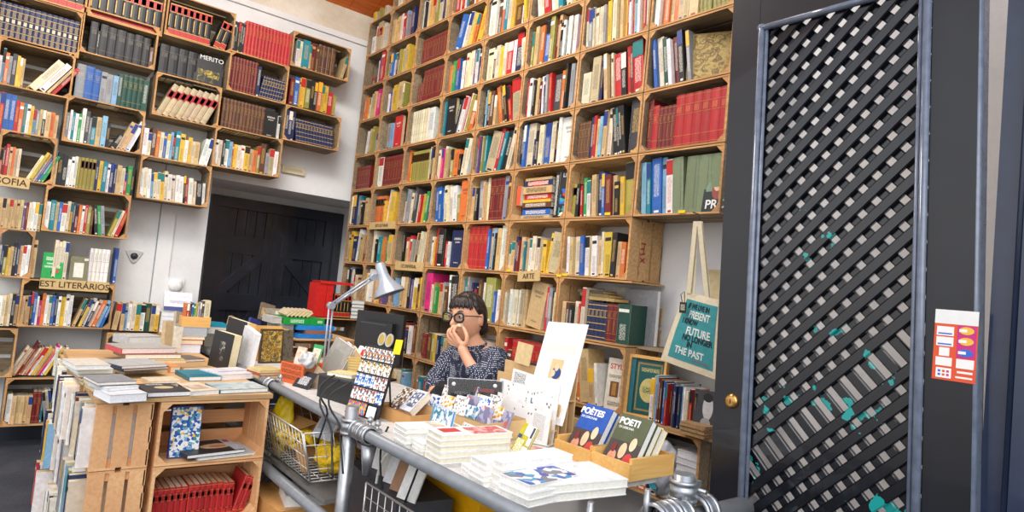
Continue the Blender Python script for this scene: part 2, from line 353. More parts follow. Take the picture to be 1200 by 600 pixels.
# the front strips climb towards the hinge, the rear strips cross them
GW, GH = gl-gr, gt-gb
def strip(sign, c, w, x0, x1, name):
    # line  v = sign*u + c   (u from the free edge to the hinge, v upward), clipped to the opening
    pts = []
    for u in (0, GW):
        v = sign*u+c
        if 0 <= v <= GH: pts.append((u, v))
    for v in (0, GH):
        u = (v-c)/sign
        if 0 < u < GW: pts.append((u, v))
    if len(pts) < 2: return
    pts.sort(); a, d = pts[0], pts[-1]
    if math.hypot(d[0]-a[0], d[1]-a[1]) < .03: return
    b = MB(); A = Vector((XD, gl-a[0], gb+a[1])); D = Vector((XD, gl-d[0], gb+d[1])); t = (D-A).normalized(); n = t.cross(Vector((1,0,0))).normalized()*(w/2)
    ch = n*.78
    P = [A+n, A-n, D-n, D+n]; Q = [A+ch, A-ch, D-ch, D+ch]
    k = b.pts([p+Vector((x1,0,0)) for p in P]+[p+Vector((x0+.003,0,0)) for p in P]+[p+Vector((x0,0,0)) for p in Q])
    for q in ((0,1,2,3), (0,4,5,1), (1,5,6,2), (2,6,7,3), (3,7,4,0), (4,8,9,5), (5,9,10,6), (6,10,11,7), (7,11,8,4), (11,10,9,8)): b.face([k+j for j in q])
    b.build(name, M_LAT, ent)
sp = .0735
n = 0
c = -GW
miss_c = gb
while c < GH+.1:
    if abs(c-(atx(884, 555, XD).z-gb)) > sp*.5: strip(1, c, .030, .006, .020, 'lattice_strip')
    c += sp
c = .02
while c < GH+GW+.1:
    strip(-1, c, .029, .021, .035, 'lattice_strip'); c += sp
# the old door has sagged: it leans a little out of plumb
for o_ in ent.children:
    for v_ in o_.data.vertices: v_.co.y += .036*(v_.co.z-1.32)
# brass lock
p = dpt(858, 470)
k = thing('door_lock', 'round brass cylinder lock in the dark stile of the lattice door', 'lock', Tv(p) @ RY(R(-90)))
BR = plain('brass', (196,150,84), .25, .9)
MB().lathe([(0,.012),(.016,.012),(.021,.009),(.024,.003),(.024,-.001)], 24).build('rose', BR, k); MB().box(-.008,-.0015,.012,.008,.0015,.0128).build('keyhole', M_BLACK, k)
# payment sticker
a = dpt(1097, 362); c2 = dpt(1148, 366); d = dpt(1150, 451)
W_, H_ = (a.y-c2.y), (a.z-dpt(1099, 444).z)
st = thing('payment_sticker', 'orange and white card payment sticker on the hinge side of the lattice door', 'sticker', Tv(Vector((XD-.001, a.y, a.z-H_))) @ RZ(R(-90)))
def stq(name, x0, y0, x1, y1, mat, lift=.0012): return MB().box(x0*W_, -lift, y0*H_, x1*W_, 0, y1*H_).build(name, mat, st)
S_OR = plain('orange sticker print', (226,84,44), .35, noise=.03); S_PK = plain('magenta sticker print', (204,40,128), .35, noise=.03)
stq('backing', 0, 0, 1, 1, S_OR, .0008); stq('header', 0, .80, 1, 1, M_WHITE)
stq('pink_field', .54, .33, .97, .79, S_PK, .0011)
S_WH = plain('white sticker print', (245,244,240), .35, noise=.02); S_YL = plain('yellow sticker print', (240,190,70), .35, noise=.03); S_BL = plain('blue sticker print', (50,110,200), .35, noise=.03)
for x0, y0, x1, y1 in ((.06,.63,.46,.76), (.06,.48,.46,.61), (.14,.34,.38,.46), (.07,.2,.45,.32), (.09,.03,.45,.17), (.55,.19,.95,.32)): stq('card_icon', x0, y0, x1, y1, S_WH, .0016)
for y0, m_ in ((.68, S_YL), (.53, S_YL), (.37, S_BL)):
    b = MB(); b.prism([(.75*W_+.17*W_*math.cos(i*.3927), (y0+.04)*H_+.055*H_*math.sin(i*.3927)) for i in range(16)], .0018, xf=RX(R(90))); b.build('round_mark', m_, st)
    stq('card_mark', .58, y0+.02, .76, y0+.06, S_WH, .0021)
for i in range(6): b = MB(); b.box((.14+.1*(i % 3))*W_, -.002, (.06+.05*(i//3))*H_, (.20+.1*(i % 3))*W_, 0, (.09+.05*(i//3))*H_); b.build('dot_mark', [S_BL, S_OR, S_PK][i % 3], st)
for y0 in (.68, .53): stq('blue_line', .1, y0-.03, .42, y0-.01, S_BL, .002)
stq('small_print', .58, .12, .93, .15, S_WH, .0012); stq('small_print', .55, .05, .93, .075, S_WH, .0012)
b = MB(); b.box(XD+.165, CAM.y+.30, 0, 0, CAM.y+.46, 4.6); struct(b.build('wall_front', M_WALL))  # front wall piece added to keep light off the wall behind the door
# door jamb and frame at the street side
b = MB(); b.box(XD+.055, CAM.y+.34, 0, XD+.17, CAM.y+.508, 4.2); b.box(XD+.03, CAM.y+.34, 0, XD+.055, CAM.y+.445, 4.2); b.tube([(XD+.045, CAM.y+.452, 0), (XD+.045, CAM.y+.452, 4.2)], .010, 8)
struct(b.build('trim_2', plain('blue black gloss frame', (36,48,74), .25, noise=.2, scale=12, coat=.4)))
# ================================================================== fruit crates used as shelves
def crate_parts(root, W, D, H, skip_back=(), edge=M_EDGE, body=M_OLD, ends=(1, 1)):
    t = .009
    fm = {'-y': (1, (1,1,1,1))}
    for side, z in (('lower', 0), ('upper', H-t)):
        b = MB(); g = .022; d2 = (D-g)/2
        b.box(0, 0, z, W, d2, z+t, fm=fm); b.box(0, d2+g, z, W, D, z+t); b.build('side_panel', [body, edge], root)
    for i, x in enumerate((0, W-.012)):
        if not ends[i]: continue
        b = MB(); n = 3; g = .014; d3 = (D-.004-g*(n-1))/n
        for k in range(n): b.box(x, .001+k*(d3+g), t, x+.012, .001+k*(d3+g)+d3, H-t, fm=fm if k == 0 else None)
        b.build('end_panel', [body, edge], root)
    z0 = t; n = 3; g = .03; h3 = (H-2*t-g*(n-1))/n
    b = MB(); any_ = False
    for k in range(n):
        if k in skip_back: continue
        any_ = True
        b.box(0, D-.008, z0+k*(h3+g), W, D, z0+k*(h3+g)+h3)
    if any_: b.build('back_panel', [body, edge], root)
    s = .034
    for cx, cz, sx_, sz_ in ((.012, t, 1, 1), (W-.012, t, -1, 1), (.012, H-t, 1, -1), (W-.012, H-t, -1, -1)):
        if (sx_ > 0 and not ends[0]) or (sx_ < 0 and not ends[1]): continue
        b = MB(); P = [(cx, cz), (cx+sx_*s, cz), (cx, cz+sz_*s)]
        k = b.pts([(x, .002, z) for x, z in P]+[(x, D-.01, z) for x, z in P])
        b.face([k,k+1,k+2], 1); b.face([k+5,k+4,k+3], 0); b.face([k,k+3,k+4,k+1]); b.face([k+1,k+4,k+5,k+2]); b.face([k+2,k+5,k+3,k])
        b.build('corner_post', [body, edge], root)
# ------------------------------------------------------------------ books
BOOKS = []      # dicts: kind, colour code, w, h, dep, xf, cell phrase, ordinal, style
def book_geo(mb, B, xf):
    w, h, d, st = B['w'], B['h'], B['d'], B['st']; r = random.Random(B['seed'])
    base = jit(L[B['c']], r); pg = jit(lin((232,222,196)) if r.random() < .6 else lin((214,190,148)), r, .06)
    light = sum(base[:3]) > .9
    e = .0016 if st != 'paper' else .0006; k = .002 if st != 'paper' else .0002
    if w > .105:
        t = B['d'] = .03
        mb.box(0, 0, 0, w, .0025, h, 0, base, xf); mb.box(0, t-.0025, 0, w, t, h, 0, base, xf); mb.box(0, .0025, 0, .0025, t-.0025, h, 0, base, xf); mb.box(.0025, .0025, .002, w-.002, t-.0025, h-.002, 1, pg, xf)
        ink = lin((60,54,50)) if light else lin((226,220,206)); s_ = r.random()*40
        for za, zb_, xa_ in ((.74,.80,.2),(.66,.70,.3),(.12,.15,.32)):
            mb.quad([(w*xa_,-.0006,h*za),(w*(1-xa_),-.0006,h*za),(w*(1-xa_),-.0006,h*zb_),(w*xa_,-.0006,h*zb_)], 2, base, ink, [(s_,0),(s_+w*90,0),(s_+w*90,1.4),(s_,1.4)], xf)
        return
    if st == 'paper':
        mb.box(0, 0, 0, w, d, h, 0, base, xf, {'+z': (1, pg), '-z': (1, pg), '+y': (1, pg)})
    else:
        # boards with a rounded back and a page block set in
        mb.box(0, .004, 0, e, d, h, 0, base, xf); mb.box(w-e, .004, 0, w, d, h, 0, base, xf)
        mb.box(e, .004, k, w-e, d-.003, h-k, 1, pg, xf)
        n = 4; P = [(w/2-w/2*math.cos(math.pi*i/n), .0045-.0045*math.sin(math.pi*i/n)) for i in range(n+1)]
        b = mb.pts([(x, y, 0) for x, y in P]+[(x, y, h) for x, y in P], xf)
        for i in range(n): mb.face([b+i, b+i+1, b+n+2+i, b+n+1+i], 0, base)
        mb.face([b+n+1+i for i in range(n+1)], 0, base); mb.face([b+i for i in reversed(range(n+1))], 0, base)
    def strip(z0, z1, col, ink=None, m=0, inset=.0, uvs=None, x0=0.0, x1=1.0):
        y = -.0006
        mb.quad([(w*x0+inset*w, y, z0), (w*x1-inset*w, y, z0), (w*x1-inset*w, y, z1), (w*x0+inset*w, y, z1)], m, col, ink or col, uvs, xf)
    def letters(z0, z1, col, ink, inset=.15):
        ink = tuple(col[i_]*.42+ink[i_]*.58 for i_ in range(3))+(1,); inset = max(inset, .2)
        Lh = (z1-z0)*100; s = r.random()*50
        strip(z0, z1, col, ink, 2, inset, [(s, 0), (s, 2.2), (s+Lh, 2.2), (s+Lh, 0)])
    gold = lin((214,176,88))
    if st == 'volume':
        q = B['c']
        if q == 'q':
            red = lin((190,40,34)); strip(h*.74, h*.97, red); strip(h*.06, h*.22, red); letters(h*.76, h*.94, red, gold, .2)
            for z in (.05, .225, .735, .98): strip(h*z-.0025, h*z+.0025, gold)
            strip(h*.3, h*.66, gold, x0=.0, x1=.14)
        elif q == 'b':
            red = lin((176,34,38)); strip(h*.56, h*.80, red); letters(h*.59, h*.77, red, lin((240,220,180)), .1); strip(h*.1, h*.105, red)
        elif q == 'n':
            for z in (.08, .26, .44, .62, .80, .93): strip(h*z-.0018, h*z+.0018, gold)
            letters(h*.64, h*.78, base, gold, .2)
            if h > .23: strip(h*.48, h*.58, lin((206,196,160)), x0=.22, x1=.78); letters(h*.1, h*.24, base, gold, .2); letters(h*.28, h*.42, base, gold, .25)
        elif q in 'kh':
            for z in (.18, .8): strip(h*z-.001, h*z+.001, lin((120,112,96)))
            letters(h*.62, h*.76, base, lin((120,112,96)), .2)
        elif q in 'wc':
            for z in (.3, .62): strip(h*z-.001, h*z+.001, lin((170,160,140)))
            letters(h*.66, h*.88, base, lin((120,110,96)), .25)
        elif q == 'l' or q == 'o' or q == 'y':
            strip(h*.66, h*.9, lin((92,62,30))); letters(h*.68, h*.88, lin((92,62,30)), gold, .1); letters(h*.12, h*.6, base, lin((120,80,30)), .2)
        elif q == 'j':
            letters(h*.1, h*.9, base, tuple(x*.75 for x in base[:3])+(1,), .0)
        else:
            gd = tuple(base[i_]*.5+gold[i_]*.5 for i_ in range(3))+(1,)
            for z in (.06, .22, .62, .80, .95): strip(h*z-.0011, h*z+.0011, gd)
            letters(h*.65, h*.77, base, gd, .2)
            if q == 'r' and h < .18: letters(h*.12, h*.85, base, lin((60,20,16)), .25)
            if q in 'dm' and r.random() < .7: letters(h*.26, h*.58, base, gd, .3)
    else:
        mode = r.random(); dark = lin((40,36,40)); ink = dark if light else (lin((240,236,224)) if r.random() < .7 else gold)
        if light and r.random() < .25: ink = lin(r.choice([(170,30,36), (30,70,150), (20,110,90)]))
        if mode < .62: letters(h*(.3+r.random()*.1), h*(.78+r.random()*.12), base, ink, .22)
        elif mode < .85:
            c2 = lin(r.choice([(30,60,130), (190,40,40), (30,30,34), (236,230,214), (232,180,50), (24,120,120)]))
            z = h*r.uniform(.6, .75); strip(z, h*.98, c2); letters(h*.2, z-.01, base, ink, .2)
        else:
            letters(h*.1, h*.5, base, ink, .25); strip(h*.8, h*.88, ink, inset=.1)
        if r.random() < .5: strip(h*.03, h*.07, ink, inset=.25)
def parse(spec):
    out = []; tilt = 0
    for tok in spec.split():
        if tok[0] == '/': tilt = float(tok[1:]); continue
        if tok == '|': tilt = 0; continue
        n = 1
        if '*' in tok: tok, n = tok.split('*'); n = int(n)
        if tok[0] == '_': out.append(('gap', float(tok[1:] or 2), 0, 0, 'gap', 0)); continue
        st = 'paper'
        if tok.endswith('+'): st = 'hard'; tok = tok[:-1]
        c = tok[0]
        if c.isupper(): st = 'volume'; c = c.lower()
        body = tok[1:]; th, _, hh = body.partition('.')
        hgt = float('.'+hh) if hh else .68
        for _ in range(n): out.append((c, float(th or 7), hgt, tilt, st, 0))
    return out
def fill(spec, width, clear, base, phrase, cellkey, dep=None, jitter=.02):
    """base: matrix whose origin is the left front corner of the board the books stand on (x right, y into the shelf)"""
    items = parse(spec); r = random.Random(cellkey); x = 0; rows = []; prev = 0; prevh = 0
    u = .5/100
    for c, th, hh, tilt, st, _ in items:
        if c == 'gap': x += th*u; continue
        h = clear*hh*(1+r.uniform(-jitter, jitter) if st != 'volume' else 1); w = th*u; a = R(tilt)
        if tilt <= 0 < prev: x += prevh*math.sin(R(prev))*.92
        if tilt < 0 <= prev: x += h*math.sin(-a)*.9
        ca = math.cos(a)
        rows.append([c, w, h, a, st, x]); x += w/ca+.0006
        prev, prevh = tilt, h
    if prev > 0: x += prevh*math.sin(R(prev))*.8
    k = min(1.0, width/x) if x > 0 else 1
    seen = 0
    for c, w, h, a, st, xx in rows:
        seen += 1; w2 = w*k-.0004; d = (dep or (r.uniform(.125, .15) if st == 'paper' else r.uniform(.15, .18))); ins = r.uniform(.012, .045) if st != 'volume' else .03
        if a >= 0: xf = T(xx*k+w2*math.cos(a), ins, 0) @ RY(a) @ T(-w2, 0, 0)
        else: xf = T(xx*k, ins, 0) @ RY(a)
        BOOKS.append(dict(c=('q' if c == 'q' else c), w=w2, h=h, d=d, st=st, xf=base @ xf, phrase=phrase, n=seen, seed=zlib.crc32(('%s %d' % (cellkey, seen)).encode()) & 0xffffff, tilt=a, rank=len(BOOKS)))
L['q'] = lin((26,24,26))

# ------------------------------------------------------------------ side wall: nine columns of crates, staggered up the whole wall
DX, DD = 2.54, .28
YB = [2.225, 2.05, 1.85, 1.655, 1.462, 1.272, 1.07, .87, .668]
ZB = dict(Z=.938, A=.808, B=.688, C=.562, D=.432, E=.305, F=.175, G=.045, H=-.089, I=-.225, J=-.356)
ZR = 'ZABCDEFGHIJ'
FIRST = dict(enumerate('AZAABBCCD'))   # top row in view in each column
COLP = ['first', 'second', 'third', 'fourth', 'fifth', 'sixth', 'seventh', 'eighth']
RIGHTBOOKS = {
'Z0': 'y9.5 s8.5 y9.45 l8.5 c9.6', 'Z1': '_4 w8.6 c9.7 t8.8 m9.7 w7.7 c9.8',
'A0': 'w14.62 _2 c6.9 B20.98 c7.8 c7.75 c9.8', 'A1': 't9.75 y7.78 t12.78 w6.82 r9.8 s6.85 a6.7 r5.85 n10.88', 'A2': 'w7.82 k3.8 c12.85 y8.85 t12.85 l8.88 c8.85 n5.85 c4.8 t8.82',
'A3': 'r9.75 w6.8 r6.85 w8.75 e6.7 k4.7 m10.7 w5.75 o8.7 c6.75',
'B0': '_24 m14.25 w7.75 v13.82 r14.92', 'B1': 'y6.72 u9.72 w8.74 m5.7 w5.75 l7.75 y10.78 s8.78 y10.78', 'B2': '_8 D8.72*10', 'B3': '_14 /16 u13.88 w8.86 c9.86 y9.82 o8.74 m5.72 y13.84',
'B4': 'w16.94 m9.88 o9.92 e9.9 c8.84 y8.82 _1 m14.55 w3.5 _4 /-8 y6.88 g5.85', 'B5': '/-10 w6.8 c10.78 r10.75 w8.78 c8.74 e8.75 k6.7 c8.74 l5.7',
'C0': '/5 r5.72 o10.74 y6.72 c5.7 b14.78 t10.8 p14.84 | r6.68 l6.68 r5.72', 'C1': 'k5.65 w5.6 u9.68 r6.7 c4.72 y12.76 c5.7 t17.8 l5.75', 'C2': '_7 D5.55*3 D9.88*8',
'C3': 'o10.75 c4.74 g9.82 u9.86 k6.78 w8.76 m6.78 c8.88 c10.94 v9.92 w6.88 n12.88', 'C4': '_4 c14.78 m5.72 c9.78 y7.74 c6.8 r11.8 w8.8 n14.94 /-6 c8.74',
'C5': 'o6.8 l5.78 t8.88 t8.86 o8.84 u12.94 l10.96+ d9.94 t6.94 k6.74 w5.78 k6.8 w8.82 k5.66 w8.8 r5.68 a5.78',
'C6': '/-4 c6.84 a9.8 c4.8*6 a6.78 y9.86 w8.82 c8.84 t8.88 t6.82 y5.78 r6.78 w4.84 r4.84 t6.82 s5.84 w5.86 y5.84 r5.9 c6.9 r4.9',
'C7': 'w8.9 _1 o7.9 o7.9 t6.9 o6.9 k3.7 t8.9 t9.92 t14.95 L6.9*3 _2 L6.9*4 r5.9 t6.9',
'D0': '_22 /6 w7.74 n4.74 w6.78 b9.76 l9.8 s8.6', 'D1': '_14 u8.78 a12.76 s8.74 R26.92 _6', 'D2': 'C7.9*7 w18.9+', 'D3': 'k4.95 e3.9 k26.94+ /16 k7.85 a7.86 w9.88 r6.96 w4.92 l9.86 o12.7',
'D4': '_5 k6.88 s4.9 k8.86 m12.84 t7.74 /-14 o14.92 m10.9 k8.88 r8.88 /-8 b24.97+', 'D5': 'r7.88 t7.74 w9.84 k6.78 t8.84 d6.74 /-4 w10.84 n4.8 a7.84 t6.86 r7.84 | h24.8+ o16.84 k6.92 y4.94 a10.9 w14.94',
'D6': '_1 c16.64 b16.92 n5.84 /-7 r6.92 t6.9 d5.86 c4.88 r14.86+ k9.84 r8.94 d5.92 r18.97+', 'D7': '/-9 u4.88 c8.92 f6.86 w4.82 d5.86 w4.9 k6.9 o2.78 a4.88',
'E0': 'D6.72*9', 'E1': 'w16.88 D9.86*8', 'E2': 'o9.9 y6.86 L6.84*9 c4.88 o8.92 m5.82 t6.88 b5.84', 'E3': 'c6.74 p6.78 w5.82 t8.74 m5.7 r4.64 l8.7 o14.66 k7.55 /9 c9.9 c8.86 s8.76',
'E4': 'w5.9 v4.86 _1 t6.88 l5.84 e6.88 /13 b28.92+ r9.98 w3.92 e9.86 k11.88 m6.9 c11.96 | k4.95', 'E5': 'k5.95 u5.92 c15.92+ n5.58 k5.76 c9.86 u11.86 c9.88 k6.86 w5.92 w24.92+',
'E6': 'M7.74*4 n7.8 r7.82 t9.74 s6.78 t8.88 c9.9 /-9 k10.92 k7.9*3 | h24.96+', 'E7': 'D8.9 R9.78 D6.74*4 R12.88*6',
'F0': 'w4.9 n14.95 a9.92 e4.88 t10.74 k5.7 t9.82', 'F1': '_3 O9.82*4 y4.66 _1 /6 w10.96 y18.9', 'F2': '/5 c10.95 a14.92 c6.76 c8.8 h9.94 h6.92 c7.74 s5.74 r6.74 o5.72 y4.76 g10.82 v4.74 o10.82 y4.7',
'F3': '/-6 u9.9 u9.9 u9.88 c10.92 c8.9 c8.88 w12.88 l10.66 | o26.95+', 'F4': 't7.78 k7.78 /-4 a17.94+ t5.9 c7.96 | D13.95*3 a12.98 m8.9 y5.88',
'F6': 'L10.64 k6.62 /-5 r4.6 g6.74 w7.68 d6.7 t8.76 n9.84 u5.8 d10.74 t7.74 k8.62 y7.7 l16.95', 'F7': '/-5 s6.9 e5.88 u12.96 s6.94 w8.9 J13.92 | J14.92*3',
'G0': 't12.82 y10.92 n14.76 /7 w12.96 t8.82 d7.74', 'G1': '_10 c5.92 w4.9 k6.68 o6.62 e9.74 l8.66 o9.74 g9.76 t14.78', 'G2': '_16 k5.85 l9.74 t5.62 r9.76 k4.7 a5.66 /6 t10.82 m8.8 c9.86 c7.86 d9.68',
'G3': 'w5.74 y3.7 r14.95+ k18.9+ r8.62 w5.6 n30.88+', 'G4': 'R13.97*4 u6.9 t8.9 s8.9 k3.8 t10.92 w18.95', 'G5': 'c5.58 t9.62 n6.72 d6.64 t10.72 e4.62 t6.68 w6.7 t5.68 c10.72 c8.7 b8.64 y10.66 /7 y8.78 b26.78',
'G6': 'n4.66 /-4 w6.72 t8.7 c14.72 u9.74 w11.74 t8.72 w12.74 t8.66 c5.8 y16.8 | k10.8 t8.62 o9.62 o8.6',
'I0': 'c6.7 w6.72 n14.76 k8.7 t8.66', 'H0': 'k4.7 R9.86 k6.86 a8.96 w8.9 k4.9 b6.74 c6.74 t9.74 t8.74', 'H1': 'c6.82 w24.95 t9.7 y8.66 r9.7 v8.82', 'H2': 'n5.72 s6.74 a8.72 w5.72 t12.8 t9.78 k7.9 v5.74 w4.76 y12.8 m8.66 y6.82',
'H3': 'p18.95+ c6.68 l6.72 g6.64 y9.72 t8.74 a5.76 m8.66 /-4 w7.94 k22.92+', 'H4': 'e12.9 a5.92 w6.78 n5.82 r6.66 w6.72 m8.88 w5.84 k6.88 l24.95+ u5.66 w14.72',
'H5': 'c5.68 _6 w6.74 c9.76 w5.74 b10.78 t6.76 /9 t36.9+ | r6.86 a8.84 k6.8 c9.76', 'H6': '_3 t9.62 m8.6 k6.56 c10.64 r5.6 n5.92 c8.9 N8.66*5 D10.66*2 f24.68+',
'I1': '_30 r20.9+ t8.7', 'I2': '_18 k6.8 r8.74 y9.68 t7.68 d6.66 k5.6 w10.7 m8.74', 'I3': 'D14.6 m10.64 l9.64 c7.66 y6.64 n6.64 k10.6 t8.6', 'I4': 'w14.74 o6.64 s10.72 c8.7 t9.66 r8.7 w9.7 k8.6',
'I5': 'l5.84 r6.88 m8.64 R14.88*5', 'I6': '/-9 k6.82*5 o5.92 t14.92 t9.64 w4.74 | _25', 
'I7': 'w9.68 y4.74 s6.74 d4.72 m4.7 n4.68 k4.66 u4.7 r4.66 d4.68 a4.7 h4.64 n4.66 u5.68 n4.66 s4.66 w4.64 s4.62 c4.62 r6.64 s4.6 k4.6 f4.58 k4.6',
'J2': '_10 w14.6 t9.58 c12.62 e8.66 s9.6', 'J3': 'o5.62 e12.66 r6.6 k8.6', 'J6': 'k4.72 o5.74 t5.7 w5.76 c6.74 a9.78 t12.8 m6.7', 'J7': 't6.9 w5.88 d4.8 c6.84 o12.86 n4.7 w7.72 c9.74 w6.6',
}
NO_CRATE = {'G7', 'H7', 'H6'}
PARTIAL = {'H6': (1, 0)}
RB = RZ(R(-90))
def rcell(row, c):
    q0, q1 = YB[c], YB[c+1]
    if row in 'HIJ': q0 = .856 if c == 7 else q0; q1 = .856 if c == 6 else q1
    y0 = CAM.y+q0*DX; y1 = CAM.y+q1*DX; z = CAM.z+ZB[row]*DX
    return y0, y1, z
def rphrase(row, c):
    k = ZR.index(row)-ZR.index(FIRST[c])+1
    return '%s crate down, %s side-wall column from corner' % (ORD[k], COLP[c])
CRATES = {}
rows_for = {c: [r_ for r_ in ZR if ZR.index(r_) >= ZR.index(FIRST[c])] for c in range(8)}
for c in range(8):
    for row in rows_for[c]:
        key = row+str(c)
        if key in ('G7', 'H7'): continue
        y0, y1, z = rcell(row, c); Wd = y0-y1-.006
        if row == 'J' and c not in (2, 3, 6, 7): continue
        k = ZR.index(row)-ZR.index(FIRST[c])+1
        lab = 'weathered fruit crate, %s crate down in the %s side-wall column from the corner' % (ORD[k], COLP[c])
        if key == 'I7':
            fill(RIGHTBOOKS[key], .30, .30, T(-DD, CAM.y+.80*DX, z+.0006) @ RB, 'on the open shelf by the lattice door', key); continue
        root = thing('fruit_crate', lab, 'crate', T(-DD, y0-.003, z-.009) @ RB, 'fruit crates on the side wall')
        CRATES[key] = root; root['W'] = Wd
        H = (ZB[ZR[ZR.index(row)-1]]-ZB[row])*DX-.004 if row != 'Z' else .325
        if row in ('Z',) : H = .30
        low = row in 'FGHIJ'
        crate_parts(root, Wd, DD-.012, H, skip_back=(2,) if key in ('E7', 'E6', 'D5', 'G5', 'F6', 'H6', 'C5', 'G6') or rng.random() < .25 else (), ends=(1, 0) if key == 'H6' else (1, 1),
                    body=M_OLD if not (low and c in (4, 5, 6)) else M_MID)
        if key in RIGHTBOOKS:
            base = T(-DD, y0-.003, z+.0006) @ RB @ T(.014, 0, 0)
            fill(RIGHTBOOKS[key], Wd-.028, .305 if row != 'Z' else .2, base, rphrase(row, c), key)
